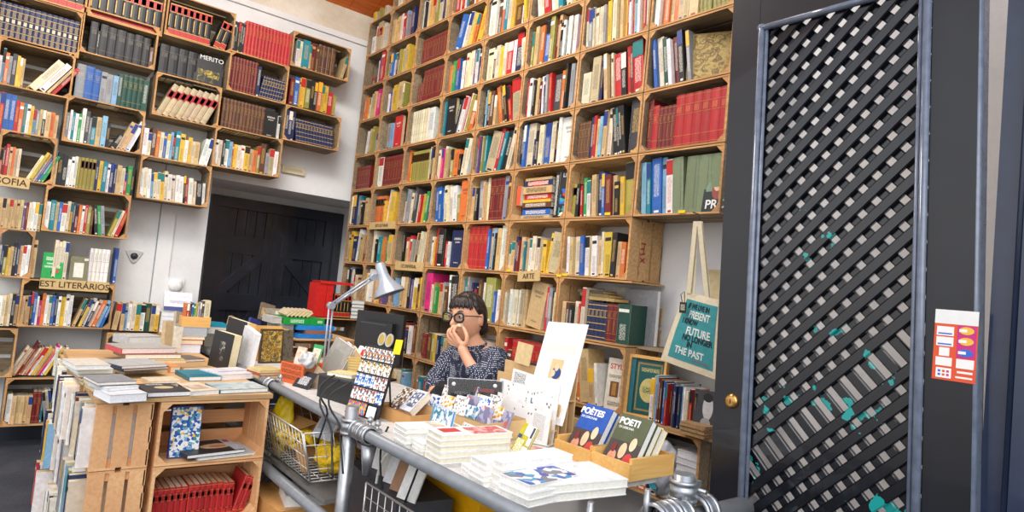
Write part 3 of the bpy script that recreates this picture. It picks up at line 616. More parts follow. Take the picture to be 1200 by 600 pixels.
# ------------------------------------------------------------------ door wall: crates and the gaps between them
BACK = [  # key, kind (c crate, g gap), left-base px, right-base px, phrase, books
('b1','c',(-8,40.5),(92,68),'in the crate of blue gilt volumes','N13.84*14'),
('b2','c',(92.5,57),(181,82),'in the crate of old black volumes','_10 K12.78 k3.6 K13.78 K13.76 K15.76 K13.74 K14.76 K12.74 m6.55'),
('b3','c',(102,18),(190,40),'in the topmost black-red crate','Q10.84*9'),
('b3a','c',(22,-6),(101,14),'in the top cut-off crate','Q13.84*7'),
('b4','c',(192,40),(272,60),'in the right black-red crate','_3 Q11.84*7 _7 /14 Q11.8 Q11.78'),
('b5','g',(183,89),(262,107),'beside the black yellow-flowered cover','_1 K13.84*4 _40'),
('b6','g',(271,60),(342,79),'in the gap of big red volumes','k4.84*5 R6.95*14'),
('b7','c',(340,77),(408,93),'in the uppermost crate above the black doors','_8 w6.78 c6.78 e14.84 t4.74 d9.84 m5.76 M9.86*4 _12 /12 t6.74'),
('b8','c',(265,106),(335,119),'in the crate of tan gilt volumes','D7.94*9 n8.84 /8 N6.64*9'),
('b9','g',(338,121),(400,137),'in the gap of bright thin books','d7.74 u8.8 y4.82 y8.86 l8.84 k7.84 k6.84 o7.84 y5.76 y7.8 r10.66 l5.58'),
('b10','c',(178,131),(255,150),'in the crate of leaning red-labelled volumes','_4 /22 B10.9*8'),
('b11','g',(258,150),(328,165),'in the gap of thin brown volumes','M6.84*12 k24.8+ w4.7'),
('b12','c',(331,160),(396,178),'in the crate of small navy volumes','n6.84*3 /-7 N5.68*13'),
('b13','c',(248,193),(327,207),'in the crate by the wooden board','w7.72 c5.72 k4.72 w6.74 s5.72 o4.68 y5.68 c6.68 w6.68 y8.68 t7.64 o6.62 l5.76 m9.84 a6.62 b8.74 w7.7'),
('b14','g',(165,180),(248,199),'in the gap above the lowest right crate','w8.7 c6.62 m8.76 o6.7 c6.68 u5.68 w5.68 s5.72 m4.62 e8.8 y8.74 w6.62 y7.7 c6.62 t8.62 /10 w8.74 w7.78'),
('b15','c',(160,228.7),(243,243.3),'in the hanging crate left of the black doors','/-3 w6.74 c6.76 w6.74 s4.62 c6.68 c6.68 y6.68 c6.74 w7.68 c7.68 w7.68 w7.68 k4.72 r5.62 w8.68 c7.62 k12.66 w5.6'),
('c1','c',(-8,97),(83,113),'in the crate below the blue gilt volumes','w5.62 s5.8 o6.72 a5.64 h8.72 y5.7 y4.68 t4.66 _6 /32 y4.78 c14.88 w12.86 t5.78 r9.82'),
('c2','g',(85,115),(173,132),'in the gap of grey and green volumes','A12.84 U11.84 U9.8 a8.8 a8.78 s7.76 f6.84 F7.86*4 f8.84'),
('c3','g',(-6,154),(67,165),'in the gap with two thick blue spines','r7.88 u9.9 u9.88 r6.78 o7.74 e5.74 w6.74 y5.7 s5.66 a5.64 t5.7 k5.7 t8.66 o7.66 t6.62'),
('c4','c',(72,164),(165,179),'in the crate under the green volumes','a5.68 w4.74 e4.7 w5.66 g5.68 w6.84 h6.76 a4.66 e8.68 t8.7 s8.74 k6.58 _3 /26 k9.42 /20 t7.76 t6.76 w9.84'),
('c5','c',(-6,205.5),(61,216),'in the crate above the SOFIA sign','o5.64 d5.7 r7.74 t6.7 o5.7 c6.68 c6.68 _14 /22 c6.66 y7.74 w5.72 v5.7 e6.7 g6.7'),
('c6','g',(58,215),(157,230),'in the gap of tan matching spines','t7.64 k8.76 k7.74 w5.64 w5.72 w5.74 l4.74 L6.74*4 n5.74 y6.74 e7.72 w5.7 n6.72 n4.72 t8.7 c6.64 r4.54 g8.74 k4.74'),
('c7','g',(-6,266.5),(48,271),'in the gap below the SOFIA sign','t7.66*7 v6.62 d5.62 c6.64 w7.66 w8.66 t7.64'),
('c8','c',(48,269),(148,279),'in the single crate below the tan gap','w7.66 e9.7 t5.66 u5.68 w8.66 c5.72 y5.7 n4.72 d5.66 o5.66 w5.66 r5.68 l6.64 m5.66 /-7 k6.72 g6.72 a6.72 _4 /16 l6.68 c5.68 r8.74'),
('c9','c',(-8,322),(35,325),'in the crate left of the green cover','w6.66 n6.66 l8.68 y6.64 t8.66 k8.74 n6.76 t8.7 w8.7 w9.72'),
('c10','g',(33,326),(137,332),'on top of the lettered crate','t6.86 _24 c5.9*4 _2 _30 W6.8*5 _1 _7 u5.86'),
('c11','g',(-8,382),(20,382.7),'in the gap left of the lettered crate','w10.66 c8.66 t6.7 c6.7 k8.72 t7.7'),
('c12','c',(19,381.5),(129,384),'in the crate lettered EST LITERÁRIOS','t5.66*3 k4.74 u5.74 w4.66 p5.56 o6.74 w5.7 c5.7 u6.7 n5.74 w5.7 y8.68 w6.74 w6.74 _3 /17 t5.7 k5.7 y5.7 w6.7 n5.66 c7.68 o7.66 s6.68 u6.68'),
('c13','g',(130,386),(186,390.5),'on the crate right of the lettered one','/6 t9.66 | t6.68 s5.56 w6.66 c7.7 y8.66 w8.66 f10.7 t7.66 y7.68'),
('c14','c',(-60,440.5),(14,441),'in the low crate at the picture edge',''),
('c15','g',(5,441),(78,441),'in the leaning row above the lowest crate','_3 /25 c7.72 w6.66 t6.66 d6.84 o8.66 c6.68 t6.7 r5.7 w6.7 y6.72 t6.66 y5.66 p7.76 w6.74 y8.7 | w8.66 a6.64 t8.62 e6.62 n8.68'),
('c16','c',None,None,'in the crate behind the book stacks','w8.6 t9.6 c8.62 r7.6 t9.6'),
('c17','c',(0,498),(65,497),'in the lowest crate near the floor','_2 w11.68 t8.62*5 D9.72 D9.72 e5.7 /-9 a6.74 c6.74 f6.74'),
]
YF = -.28
CELLS = {}
for key, kind, pa, pb, phrase, spec in BACK:
    if pa is None:
        a0 = CELLS['c13']; u0, u1, z = a0[0]-.02, a0[1]+.02, a0[2]-.332
    else:
        A, B_ = aty(*pa, YF), aty(*pb, YF); u0, u1, z = A.x, B_.x, (A.z+B_.z)/2
    CELLS[key] = (u0, u1, z)
for key, kind, pa, pb, phrase, spec in BACK:
    u0, u1, z = CELLS[key]; W = u1-u0
    if kind == 'c':
        root = thing('fruit_crate', 'fruit crate on the door wall, '+phrase.replace('in the ', 'the ').replace('on the ', 'the '), 'crate', T(u0, YF, z-.009), 'fruit crates on the door wall')
        crate_parts(root, W, .268, .325 if key not in ('b7','b12') else .30, skip_back=(2,) if rng.random() < .3 else ())
        if spec: fill(spec, W-.028, .30, T(u0+.014, YF, z+.0006), phrase, key)
    elif spec: fill(spec, W-.012, .30, T(u0+.006, YF, z+(.0006 if key not in ('b5','b6','b9','b11') else .004)), phrase, key)
# ------------------------------------------------------------------ turn the specs into objects
SMALLW = lambda w: 'thin' if w < .022 else ('slim' if w < .034 else ('thick' if w < .07 else 'wide'))
def realise():
    by = {}
    for B in BOOKS:
        p = proj(B['xf'] @ Vector((B['w']/2, 0, B['h']/2))); q = proj(B['xf'] @ Vector((B['w'], 0, B['h']/2))); q2 = proj(B['xf'] @ Vector((0, 0, B['h']/2)))
        B['px'] = p; B['area'] = abs(q[0]-q2[0])*FPX*B['h']/p[2]
        pb_, pt_ = proj(B['xf'] @ Vector((B['w']/2, 0, .004))), proj(B['xf'] @ Vector((B['w']/2, 0, B['h'])))
        B['in'] = -4 < p[0] < 868 and pb_[1] > -3 and pt_[1] < 606
        if not B['in']: continue
        by.setdefault({'paper': 'paperback', 'hard': 'hardback', 'volume': 'bound_volume'}[B['st']], []).append(B)
    for kind, rows in by.items():
        rows.sort(key=lambda B: -B['area']); mass = MB(); nm = 0
        for i, B in enumerate(rows):
            if i < 300:
                mb = MB(); book_geo(mb, B, None); o = mb.build(kind, BOOKM); o.matrix_basis = B['xf']
                lean = ', leaning' if abs(B['tilt']) > R(11) else ''
                col = CNAME[B['c']]
                if B['w'] > .105: lab = '%s %s facing outward, %s from left, %s' % (col, kind, ORD[B['n']], B['phrase'])
                else: lab = '%s %s %s, %s from left, %s' % (SMALLW(B['w']), col, kind.replace('_', ' '), ORD[B['n']], B['phrase'])
                tag(o, lab, kind.replace('_', ' '), kind.replace('_', ' ')+'s shelved in the wall crates')
            else: book_geo(mass, B, B['xf']); nm += 1
        if nm:
            o = mass.build(kind, BOOKM); o['kind'] = 'stuff'; tag(o, 'the many smaller far %ss filling the crates on both walls' % kind.replace('_', ' '), kind.replace('_', ' '))
        print('BOOKS', kind, len(rows), 'mass', nm)
_y0, _y1, _z = rcell('Z', 0)
fill('y9.5 s8.5 y9.45 l8.5 c9.6', .40, .2, T(-DD, _y0-.03, _z-.006) @ RB, 'standing on the top corner crate', 'Z0')
realise()
# ================================================================== crate block with books, counter on tubes, and all that lies on them
def rel(x, y, z): return CAM+Vector((x, y, z))
ZT = CAM.z-.57
def frame3(o, u, v):
    u = u.normalized(); v = (v-u*v.dot(u)).normalized(); n = u.cross(v)
    return Matrix.Translation(o) @ Matrix((u, v, n)).transposed().to_4x4()
def white(v=236): return lin((v, v, v-2))
def tome(name, label, cat, xf, w, h, t, col, group=None, spine='left', pages=(236,228,208), art=(), back=None):
    """book lying in its own frame: x width, y height, z thickness, front cover on top"""
    root = thing(name, label, cat, xf, group); c = lin(col) if len(col) == 3 else col; e = min(.0025, t*.2)
    b = MB(); b.box(0, 0, t-e, w, h, t, 0, c); b.box(0, 0, 0, w, h, e, 0, lin(back) if back else c)
    sp = {'left': (0,0,e,h), 'right': (w-e,0,w,h), 'bottom': (0,0,w,e), 'top': (0,h-e,w,h)}.get(spine)
    if sp: b.box(sp[0], sp[1], e, sp[2], sp[3], t-e, 0, lin(back) if back else c)
    b.build('cover', BOOKM, root)
    i = .002; b = MB(); b.box(i, i, e, w-i, h-i, t-e, 1, lin(pages)); b.build('page_block', BOOKM, root)
    for k, a in enumerate(art):
        x0, y0, x1, y1, m = a[:5]; b = MB(); z = t+.0004+.0003*k
        if isinstance(m, tuple) and len(m) == 3: b.quad([(x0*w,y0*h,z),(x1*w,y0*h,z),(x1*w,y1*h,z),(x0*w,y1*h,z)], 0, lin(m)); b.build('cover_print', BOOKM, root)
        elif isinstance(m, tuple):          # (ink colour, paper colour) : lines of type
            ink, pap = m[0], m[1]; Lx = abs(x1-x0)*w*100; b.quad([(x0*w,y0*h,z),(x1*w,y0*h,z),(x1*w,y1*h,z),(x0*w,y1*h,z)], 2, lin(pap), lin(ink), [(0,0),(Lx,0),(Lx,abs(y1-y0)*h*110),(0,abs(y1-y0)*h*110)]); b.build('cover_lettering', BOOKM, root)
        elif m == 'oval':
            q = [((x0+x1)/2*w+(x1-x0)/2*w*math.cos(i2*math.pi/12), (y0+y1)/2*h+(y1-y0)/2*h*math.sin(i2*math.pi/12), z) for i2 in range(24)]
            b.quad(q, 0, lin(a[5])); b.build('cover_print', BOOKM, root)
        else: b.quad([(x0*w,y0*h,z),(x1*w,y0*h,z),(x1*w,y1*h,z),(x0*w,y1*h,z)]); b.build('cover_print', m, root)
    return root
def lying(pA, pB, z, depth, t, **k):
    A, B = atz(pA[0], pA[1], z), atz(pB[0], pB[1], z); u = B-A; v = Vector((0,0,1)).cross(u)
    return lambda name, label, cat, col, **kw: tome(name, label, cat, frame3(A, u, v), u.length, depth, t, col, **kw)
def lie(name, label, cat, pA, pB, z, depth, t, col, **kw):
    A, B = atz(pA[0], pA[1], z), atz(pB[0], pB[1], z); u = B-A; v = Vector((0,0,1)).cross(u)
    return tome(name, label, cat, frame3(A, u, v), u.length, depth, t, col, **kw)
def stand(name, label, cat, A, B, height, t, col, lean=0, tilt=0, **kw):
    """front cover's lower edge runs from A to B (world points); lean tips the top away, tilt rolls it to the right"""
    u = (B-A); w = u.length; u.normalize(); back = Vector((0,0,1)).cross(u)
    v = Vector((0,0,1))*math.cos(lean)+back*math.sin(lean)
    if tilt:
        q = Matrix.Rotation(-tilt, 3, v.cross(u)*-1 if False else u.cross(v)); u = q @ u; v = q @ v
    xf = frame3(A, u, v) @ T(0, 0, -t)
    return tome(name, label, cat, xf, w, height, t, col, **kw)
def Z(px, py, z=None): return atz(px, py, ZT if z is None else z)
BK = 'books laid out on the crate block'; CT = 'books on the counter'

# ---------------------------------------------------------------- the crate block
yF = 2.97; zt = CAM.z-.58; H3 = (zt-.02)/3
xa, xm, xb = .385, .600, 1.055
def block_crate(x0, y0, z, W, D, rot, label, body=M_NEW):
    # rot 0: opening towards the street, rot -90: opening towards the door-wall side
    m = T(CAM.x+x0, CAM.y+y0, z) @ RZ(rot)
    r_ = thing('fruit_crate', label, 'crate', m, 'fruit crates of the free-standing block'); crate_parts(r_, W, D, H3-.003, edge=body, body=body); return r_
for lv in range(3):
    z = lv*H3; nm = ['bottom', 'middle', 'top'][lv]
    block_crate(xm+.012, yF, z, xb-xm-.012, .30, 0, 'pale crate open to the viewer, %s of its stack under the laid-out books' % nm)
    for j, yy in enumerate((yF, yF+.47, yF+.94)):
        block_crate(xa-.012*j, yy+.46, z, .455, .215-.012, R(-90), 'pale crate of tall books facing aside, %s level, %s along the block' % (nm, ORD[j+1]), M_NEW if j == 0 else M_MID)
    block_crate(xm+.012+(xb-xm-.012), yF+.90, z, xb-xm-.012, .28, R(180), 'pale crate at the back of the block, %s level, facing the black doors' % nm, M_MID)
b = MB(); b.box(xa-.01, yF-.005, 0, xb+.012, 4.42, .02)
for v in range(len(b.v)): b.v[v] = b.v[v]+Vector((CAM.x, CAM.y, zt-.02))
tb = b.build('table_board', M_MID); tag(tb, 'wooden board lying across the crate block under the laid-out books', 'board')
b = MB(); b.box(CAM.x+xa+.02, CAM.y+yF+.43, H3*0+.0, CAM.x+xa+.0201, CAM.y+yF+.44, .001)
# tall books standing in the sideways crates
sidespec = ['w7.9+ n9.92+ d6.88 w8.9 c8.86 y6.84 a9.9 k5.8 w12.93+ s5.88 w7.93+', 'w9.93+ a8.86 w7.9 k6.84 s8.9 l8.86 w9.92 n8.86+ c6.8', 'w8.93+ r10.9 w10.92+ m7.86 a9.84 w8.9']
NB = len(BOOKS)
for lv in range(3):
    for j in range(3):
        y1 = yF+.47*j+.46; off = -.012*j
        fill(sidespec[(lv+j) % 3] if not (lv == 2 and j == 0) else sidespec[0], .40, .25, T(CAM.x+xa+off, CAM.y+y1-.02, lv*H3+.0105) @ RB @ T(.012, -.045-.014*((lv*2+j) % 3), 0), 'block side crate, %s level, %s along' % (['lowest', 'middle', 'top'][lv], ORD[j+1]), 'side%d%d' % (lv, j), dep=.22)
# red matching volumes in the open lower crate
fill('R11.57*6 _1 R11.58*6 R11.56*2 /16 R12.66 R12.62', xb-xm-.05, .25, T(CAM.x+xm+.012, CAM.y+yF+.03, H3+.0105) @ T(.016, 0, 0), 'in the open crate low in the block', 'redset', dep=.16)
realise_side = BOOKS[NB:]
for B in realise_side:
    kind = {'paper': 'paperback', 'hard': 'hardback', 'volume': 'bound_volume'}[B['st']]
    p = proj(B['xf'] @ Vector((B['w']/2, 0, B['h']/2)))
    if not (-10 < p[0] < 1210 and -10 < p[1] < 640): continue
    if 'side1' in B['phrase'] : pass
    mb = MB(); book_geo(mb, B, None); o = mb.build(kind, BOOKM); o.matrix_basis = B['xf']
    tag(o, '%s %s %s, %s %s, %s' % (SMALLW(B['w']), CNAME[B['c']], kind.replace('_', ' '), ORD[B['n']], 'from left' if 'open crate' in B['phrase'] else 'from far end', B['phrase']), kind.replace('_', ' '), kind.replace('_', ' ')+'s in the crate block')
# inside the open upper crate
A_tile = art_material('blue white yellow tile print', [(240,240,238), (30,84,170), (240,240,238), (236,190,60), (120,170,210), (240,240,238), (30,84,170), (220,226,230), (46,140,150)], 90)
a = aty(197, 533, CAM.y+yF+.06); zs = 2*H3+.0125; a.z = zs; b2 = Vector((aty(233, 530, CAM.y+yF+.06).x, a.y, zs))
stand('tile_pattern_book', 'tall book with blue and yellow tile pattern, standing in the open upper crate', 'book', a, b2, .215, .02, (34,70,150), lean=R(6), art=[(.03,.02,.98,.98,A_tile)])
tome('art_catalogue', 'thin grey catalogue under the black one in the open crate', 'book', T(a.x+.10, CAM.y+yF-.015, zs) @ RZ(R(6)), .25, .2, .012, (196,198,200), art=[(.05,.7,.2,.9,(200,50,60))])
tome('art_catalogue', 'black art catalogue with a painted figure, lying askew in the open crate', 'book', T(a.x+.055, CAM.y+yF-.02, zs+.0125) @ RZ(R(8)), .25, .2, .017, (40,40,44), art=[(.35,.28,.9,.68,'oval',(214,180,140)), (.5,.35,.8,.55,'oval',(186,120,90)), (.82,.0,1,1,(190,192,194)), (.86,.7,.96,.9,(200,50,70))], pages=(240,240,238))

# ---------------------------------------------------------------- books lying on the block
zb = zt+.0005
lie('art_book', 'black lying book with a pale oval picture at the block front edge', 'book', (172,466), (223,464), zb, .20, .021, (38,38,42), group=BK, pages=(240,240,240), art=[(.3,.35,.75,.65,'oval',(190,170,130)), (.2,.78,.6,.9,((220,220,215),(38,38,42)))])
r1 = lie('thick_book', 'thick white book overhanging the block corner, under a thinner one', 'book', (128,473), (172,470), zb, .17, .032, (206,208,212), group=BK, pages=(240,241,244), spine='top')
lie('thin_book', 'thin grey book with a blue picture, on the thick white corner book', 'book', (126,459), (163,456), zb+.0325, .15, .014, (205,208,212), group=BK, pages=(238,238,238), art=[(.35,.15,.9,.8,art_material('blue grey photo print', [(70,90,140), (190,196,204), (120,130,150)], 10, 'NOISE'))])
lie('cream_book', 'cream book with a sepia face, lying second from the block corner post', 'book', (224,464.5), (257,462), zb, .19, .021, (214,202,182), group=BK, pages=(240,238,232), art=[(.2,.2,.8,.7,art_material('sepia photo print', [(214,202,182), (176,150,122), (206,190,166)], 14, 'NOISE'))])
lie('landscape_book', 'wide book with a misty teal landscape cover at the block front right', 'book', (257.5,462), (314,459.5), zb, .18, .019, (150,176,178), group=BK, pages=(236,238,238), art=[(0,0,1,1,art_material('misty landscape print', [(88,116,120), (200,206,206), (150,176,180), (120,110,100)], 7, 'NOISE'))], back=(40,96,110))
lie('teal_book', 'brown lying book with a broad teal band and teal spine', 'book', (221,447), (259,446), zb, .21, .022, (18,120,142), group=BK, pages=(240,240,238), back=(16,112,134), art=[(.1,.08,.95,.4,(18,126,148)), (.12,.12,.9,.36,((20,70,90),(18,126,148)))])
lie('white_book', 'pale grey lying book with violet lettering behind the landscape book', 'book', (260,446), (304,443), zb, .20, .028, (214,214,218), group=BK, pages=(242,242,242), art=[(.15,.35,.9,.5,((110,90,160),(214,214,218)))])
zz = zb
for i, (lab, t_, c_) in enumerate((('cream lying book under two navy-edged ones, mid block', .03, (214,196,160)), ('navy-edged white lying book, lower of two on the cream one', .016, (34,46,92)), ('grey-topped navy-edged lying book, upper of two on the cream one', .016, (170,172,170)))):
    lie('lying_book', lab, 'book', (146-i*2,439-i*3), (198-i,436-i*3), zz, .2, t_, c_, group=BK, pages=(240,240,238) if i else (222,206,170), back=(30,40,80) if i else None); zz += t_+.0006
lie('orange_book', 'small orange-covered book beside the navy-edged pair', 'book', (199,437), (211,436.5), zb, .16, .03, (226,140,70), group=BK)
zz = zb
for i, (lab, t_, c_, pg) in enumerate((('tan lying book at the bottom of the brown-topped stack', .022, (196,170,120), (232,214,176)), ('brown patterned lying book in the brown-topped stack', .026, (120,96,72), (236,230,214)), ('red and white striped book topping the stack before the upright books', .03, (168,166,160), (238,222,218)))):
    lie('lying_book', lab, 'book', (150-i*4,427-i*6), (218-i*6,427-i*6.5), zz, .22, t_, c_, group=BK, pages=pg, back=(196,60,70) if i == 2 else None); zz += t_+.0006
zz = zb
for i, (lab, t_, c_, pg) in enumerate((('cream paged book at the bottom of the far left stack', .024, (180,150,110), (232,220,190)), ('rust brown book second in the far left stack', .016, (150,84,60), (226,210,180)), ('sepia picture book third in the far left stack', .018, (140,124,104), (232,224,204)), ('white book fourth in the far left stack', .02, (226,222,214), (240,240,236)), ('white book topping the far left stack', .02, (206,198,184), (240,240,236)))):
    lie('lying_book', lab, 'book', (96-i*2,452-i*4.5), (140-i*2.6,451-i*4.5), zz, .2, t_, c_, group=BK, pages=pg, spine='top'); zz += t_+.0006
zz = zb
for i, (lab, t_, c_, pg) in enumerate((('yellowed book under the grey ones near the block corner', .026, (196,168,110), (226,206,160)), ('yellowed book with a worn cover above its twin near the corner', .022, (206,190,150), (232,216,176)), ('grey picture book on the yellowed pair near the corner', .014, (130,132,136), (238,232,220)))):
    lie('lying_book', lab, 'book', (112+i*1,462-i*4.8), (158+i*1,460-i*4.8), zz+0, .18, t_, c_, group=BK, pages=pg, spine='top'); zz += t_+.0006
for i, (lab, pA, pB, dep_, t_, c_, pg) in enumerate((
    ('brown paper-covered book lying before the upright cream books', (214,437), (245,435.5), .14, .028, (176,140,96), (236,226,196)),
    ('cream thick book lying just before the thick black figure book', (246,441), (268,440), .10, .020, (206,190,156), (238,232,214)),
    ('dark photo book lying behind the brown-topped stack', (205,425), (240,423.5), .16, .016, (92,86,80), (236,230,220)),
    ('tan thin book lying at the left rear of the block', (116,432), (145,431), .16, .022, (190,160,112), (230,214,178)),
    ('white picture book lying on the far rear of the block', (150,404), (190,403), .18, .05, (196,194,190), (240,238,232)),
    ('beige book lying between the white corner books and the orange one', (176,452), (212,450.5), .12, .018, (210,196,168), (240,236,224)))):
    lie('lying_book', lab, 'book', pA, pB, zb, dep_, t_, c_, group=BK, pages=pg)
# books standing on the block
g1 = Z(197,414); g2 = Z(212,413.5)
stand('standing_book', 'tan book standing upright on the block before the small pine box', 'book', Z(191,417,zb), Z(200,416.5,zb), .20, .03, (196,172,132), group=BK, lean=R(3), pages=(238,230,206))
stand('standing_book', 'cream book standing upright with its white page edge outwards', 'book', Z(200.5,416.5,zb), Z(210,416,zb), .17, .05, (236,230,214), group=BK, lean=R(2), tilt=R(4))
stand('standing_book', 'tall grey-brown book leaning behind the upright cream book', 'book', Z(203,408,zb), Z(217,407,zb), .235, .02, (178,164,142), group=BK, lean=R(8), tilt=R(6), pages=(242,238,224), spine='left')
A_fig = art_material('silver figure print', [(24,24,26), (24,24,26), (60,60,62), (190,188,176)], 26, 'NOISE')
stand('dancer_book', 'thick black book with a silver figure, standing on the block', 'book', Z(243,428,zb), Z(266,434,zb), .20, .052, (22,22,25), group=BK, lean=R(4), tilt=R(3), spine='left', pages=(236,222,182), art=[(.42,.2,.68,.75,A_fig)])
stand('standing_book', 'black book with cream pages standing behind the figure book', 'book', Z(258,417,zb), Z(280,422,zb), .245, .04, (32,32,36), group=BK, lean=R(3), tilt=R(5), pages=(236,226,196))
stand('tall_white_book', 'tall white glossy book standing at the end of the upright books', 'book', Z(276,428,zb), Z(290,434,zb), .235, .03, (226,228,230), group=BK, lean=R(3), tilt=R(9), pages=(244,244,244), spine='left')
stand('navy_book', 'navy book with white page edge leaning at the end of the block', 'book', Z(283,412,zb), Z(296,411.5,zb), .235, .024, (52,62,124), group=BK, lean=R(6), tilt=R(16), pages=(240,240,240))
stand('beige_book', 'beige book leaning between the teal case and the navy book', 'book', Z(262,404,zb), Z(276,403.5,zb), .215, .03, (190,168,130), group=BK, lean=R(10), tilt=R(18), pages=(240,238,232))
tome('teal_case', 'bright teal slipcase lying across the back of the upright books', 'slipcase', frame3(Z(241,412,zb)+Vector((0,.03,.11)), Vector((1,.12,-.05)), Vector((0,1,.1))), .16, .18, .05, (24,140,168), group=BK, pages=(230,230,226))
lie('plinth_book', 'thick dark book under the teal slipcase at the back of the block', 'book', (238,408), (278,407), zb, .2, .108, (60,56,54), group=BK)
zz = zb
for i, (lab, w_, t_, c_, pg) in enumerate((('white thick book at the bottom of the pine box pile', .12, .05, (214,220,232), (232,236,244)), ('red and cream striped book in the pine box pile', .13, .03, (200,60,60), (238,222,190)), ('cream lying book in the pine box pile', .14, .02, (220,206,170), (238,228,200)), ('grey archive box in the pine box pile', .15, .055, (168,172,178), (176,180,186)))):
    A = Z(214,416,zb)+Vector((0,.10+.005*i,0)); A.z = zz
    tome('lying_book' if i < 3 else 'archive_box', lab, 'book' if i < 3 else 'box', frame3(A, Vector((1,-.05,0)), Vector((.05,1,0))), w_, .2, t_, c_, group=BK, pages=pg); zz += t_+.0006
pb = A+Vector((.0,.01,0)); pb.z = zz
bx = thing('pine_box', 'small pine box holding bright thin paperbacks before the black doors', 'box', frame3(pb, Vector((1,-.05,0)), Vector((.05,1,0))))
for n_, q in (('front_board', (0,0,0,.165,.008,.062)), ('back_board', (0,.09,0,.165,.098,.062)), ('side_board', (0,.008,0,.008,.09,.062)), ('side_board', (.157,.008,0,.165,.09,.062)), ('bottom_board', (.008,.008,0,.157,.09,.006))): MB().box(*q).build(n_, M_PINE, bx)
x = .012
for i, (c_, w_) in enumerate((('o', .010), ('r', .014), ('k', .008), ('u', .010), ('g', .010), ('y', .006), ('a', .012), ('a', .010), ('h', .012), ('c', .034))):
    B = dict(c=c_, w=w_, h=.135+.012*rng.random()+(.02 if i > 7 else 0), d=.07, st='paper', seed=900+i); mb = MB(); book_geo(mb, B, None); o = mb.build('paperback', BOOKM)
    o.matrix_basis = frame3(pb, Vector((1,-.05,0)), Vector((.05,1,0))) @ T(x, .012, .0065); x += w_+.002
    tag(o, '%s paperback, %s from left in the small pine box' % (CNAME[c_], ORD[i+1]), 'paperback', 'paperbacks in the small pine box')
# papers and white books on the crate by the wall
pp = CELLS['c13'] ; zc13 = CELLS['c13'][2]
for i in range(5):
    tome('white_book', 'white lying book, %s up in the pile right of the lettered crate' % ORD[i+1], 'book', T(pp[1]+.005, YF+.01, zc13+.001+i*.0305) @ RZ(R(1-i*.4)), .125, .18, .030, (228,230,234), group='white books piled by the cable trunking', pages=(238,240,242), spine='left')
tome('navy_white_book', 'white and navy book propped on the white pile against the trunking', 'book', frame3(Vector((pp[1]+.02, YF+.05, zc13+.155)), Vector((1,0,-.02)), Vector((.05,.5,1))), .20, .16, .02, (228,230,236), art=[(0,0,1,.22,(52,66,128)), (.2,.4,.8,.55,((150,160,190),(228,230,236)))])
for i in range(3):
    tome('navy_book', 'navy lying book, %s up in the little pile before the trunking' % ORD[i+1], 'book', T(pp[1]+.14, YF-.0, zc13+.001+i*.034) @ RZ(R(-3)), .09, .17, .033, (46,58,112), group='navy books piled by the trunking', pages=(60,72,124), spine='bottom')
MB_ = MB(); MB_.box(pp[1], YF, zc13-.014, pp[1]+.26, 0, zc13); tag(MB_.build('wall_shelf', M_MID), 'short plank shelf carrying the white books beside the trunking', 'shelf')

# ---------------------------------------------------------------- counter: board, tubes and clamps
XR = CAM.x+1.13; ZR_ = CAM.z-.556; RT = .0215
ct = thing('counter', 'long book counter of a pale board on grey painted tubes', 'counter', None)
b = MB(); b.box(XR+.01, CAM.y+1.36, ZT-.022, CAM.x+1.80, CAM.y+4.75, ZT-.0005); b.build('counter_top', plain('counter board', (206,204,200), .5), ct)
MB().tube([(XR, CAM.y+1.02, ZR_-.02), (XR, CAM.y+4.7, ZR_-.02)], RT, 16).build('front_rail', M_GREYP, ct)
MB().tube([(XR, CAM.y+2.285, 0), (XR, CAM.y+2.285, CAM.z-.50)], .026, 18).build('post', M_GALV, ct)
MB().tube([(CAM.x+1.72, CAM.y+1.95, 0), (CAM.x+1.72, CAM.y+1.95, ZT-.03)], .034, 16).build('post', M_GALV, ct)
MB().tube([(XR, CAM.y+4.55, 0), (XR, CAM.y+4.55, ZT-.03)], .03, 14).build('post', M_GALV, ct)
MB().tube([(XR+.0, CAM.y+2.2, .43), (XR, CAM.y+4.6, .45)], .024, 14).build('lower_rail', M_GREYP, ct)
MB().tube([(XR+.02, CAM.y+1.10, ZR_-.05), (CAM.x+1.95, CAM.y+1.10, ZR_-.05)], .034, 14).build('end_rail', M_GREYP, ct)
MB().tube([(CAM.x+1.62, CAM.y+1.10, 0), (CAM.x+1.60, CAM.y+1.115, CAM.z-.475)], .030, 16).build('post', M_GALV, ct)
def clamp(p, axis, r, name='tube_clamp', bolts=True):
    q = {'x': RY(R(90)), 'y': RX(R(90)), 'z': Matrix.Identity(4)}[axis]; root = MB()
    xf = Tv(p) @ q
    for z0, z1, rr in ((-.03,-.018, r*1.22), (-.018,.018, r*1.14), (.018,.03, r*1.22)): root.lathe([(r*.98,z0),(rr,z0),(rr,z1),(r*.98,z1)], 20, xf=xf)
    if bolts:
        for s in (-1, 1):
            root.box(r*.9, -.02, s*.016-.009, r*1.75, .02, s*.016+.009, xf=xf)
        root.tube([(r*1.45,-.045,0), (r*1.45,.05,0)], .007, 8, xf=xf); root.tube([(r*1.45,.03,0), (r*1.45,.045,0)], .013, 6, xf=xf)
    return root.build(name, M_GALV, ct)
clamp(Vector((XR, CAM.y+2.285, ZR_-.02)), 'z', .031); clamp(Vector((XR, CAM.y+2.21, ZR_-.02)), 'y', .028); clamp(Vector((XR, CAM.y+2.15, ZR_-.02)), 'y', .028)
clamp(Vector((XR, CAM.y+3.18, ZR_-.02)), 'y', .028); clamp(Vector((XR, CAM.y+3.20, .44)), 'y', .027); clamp(Vector((XR+.07, CAM.y+2.285, ZR_-.06)), 'x', .028)
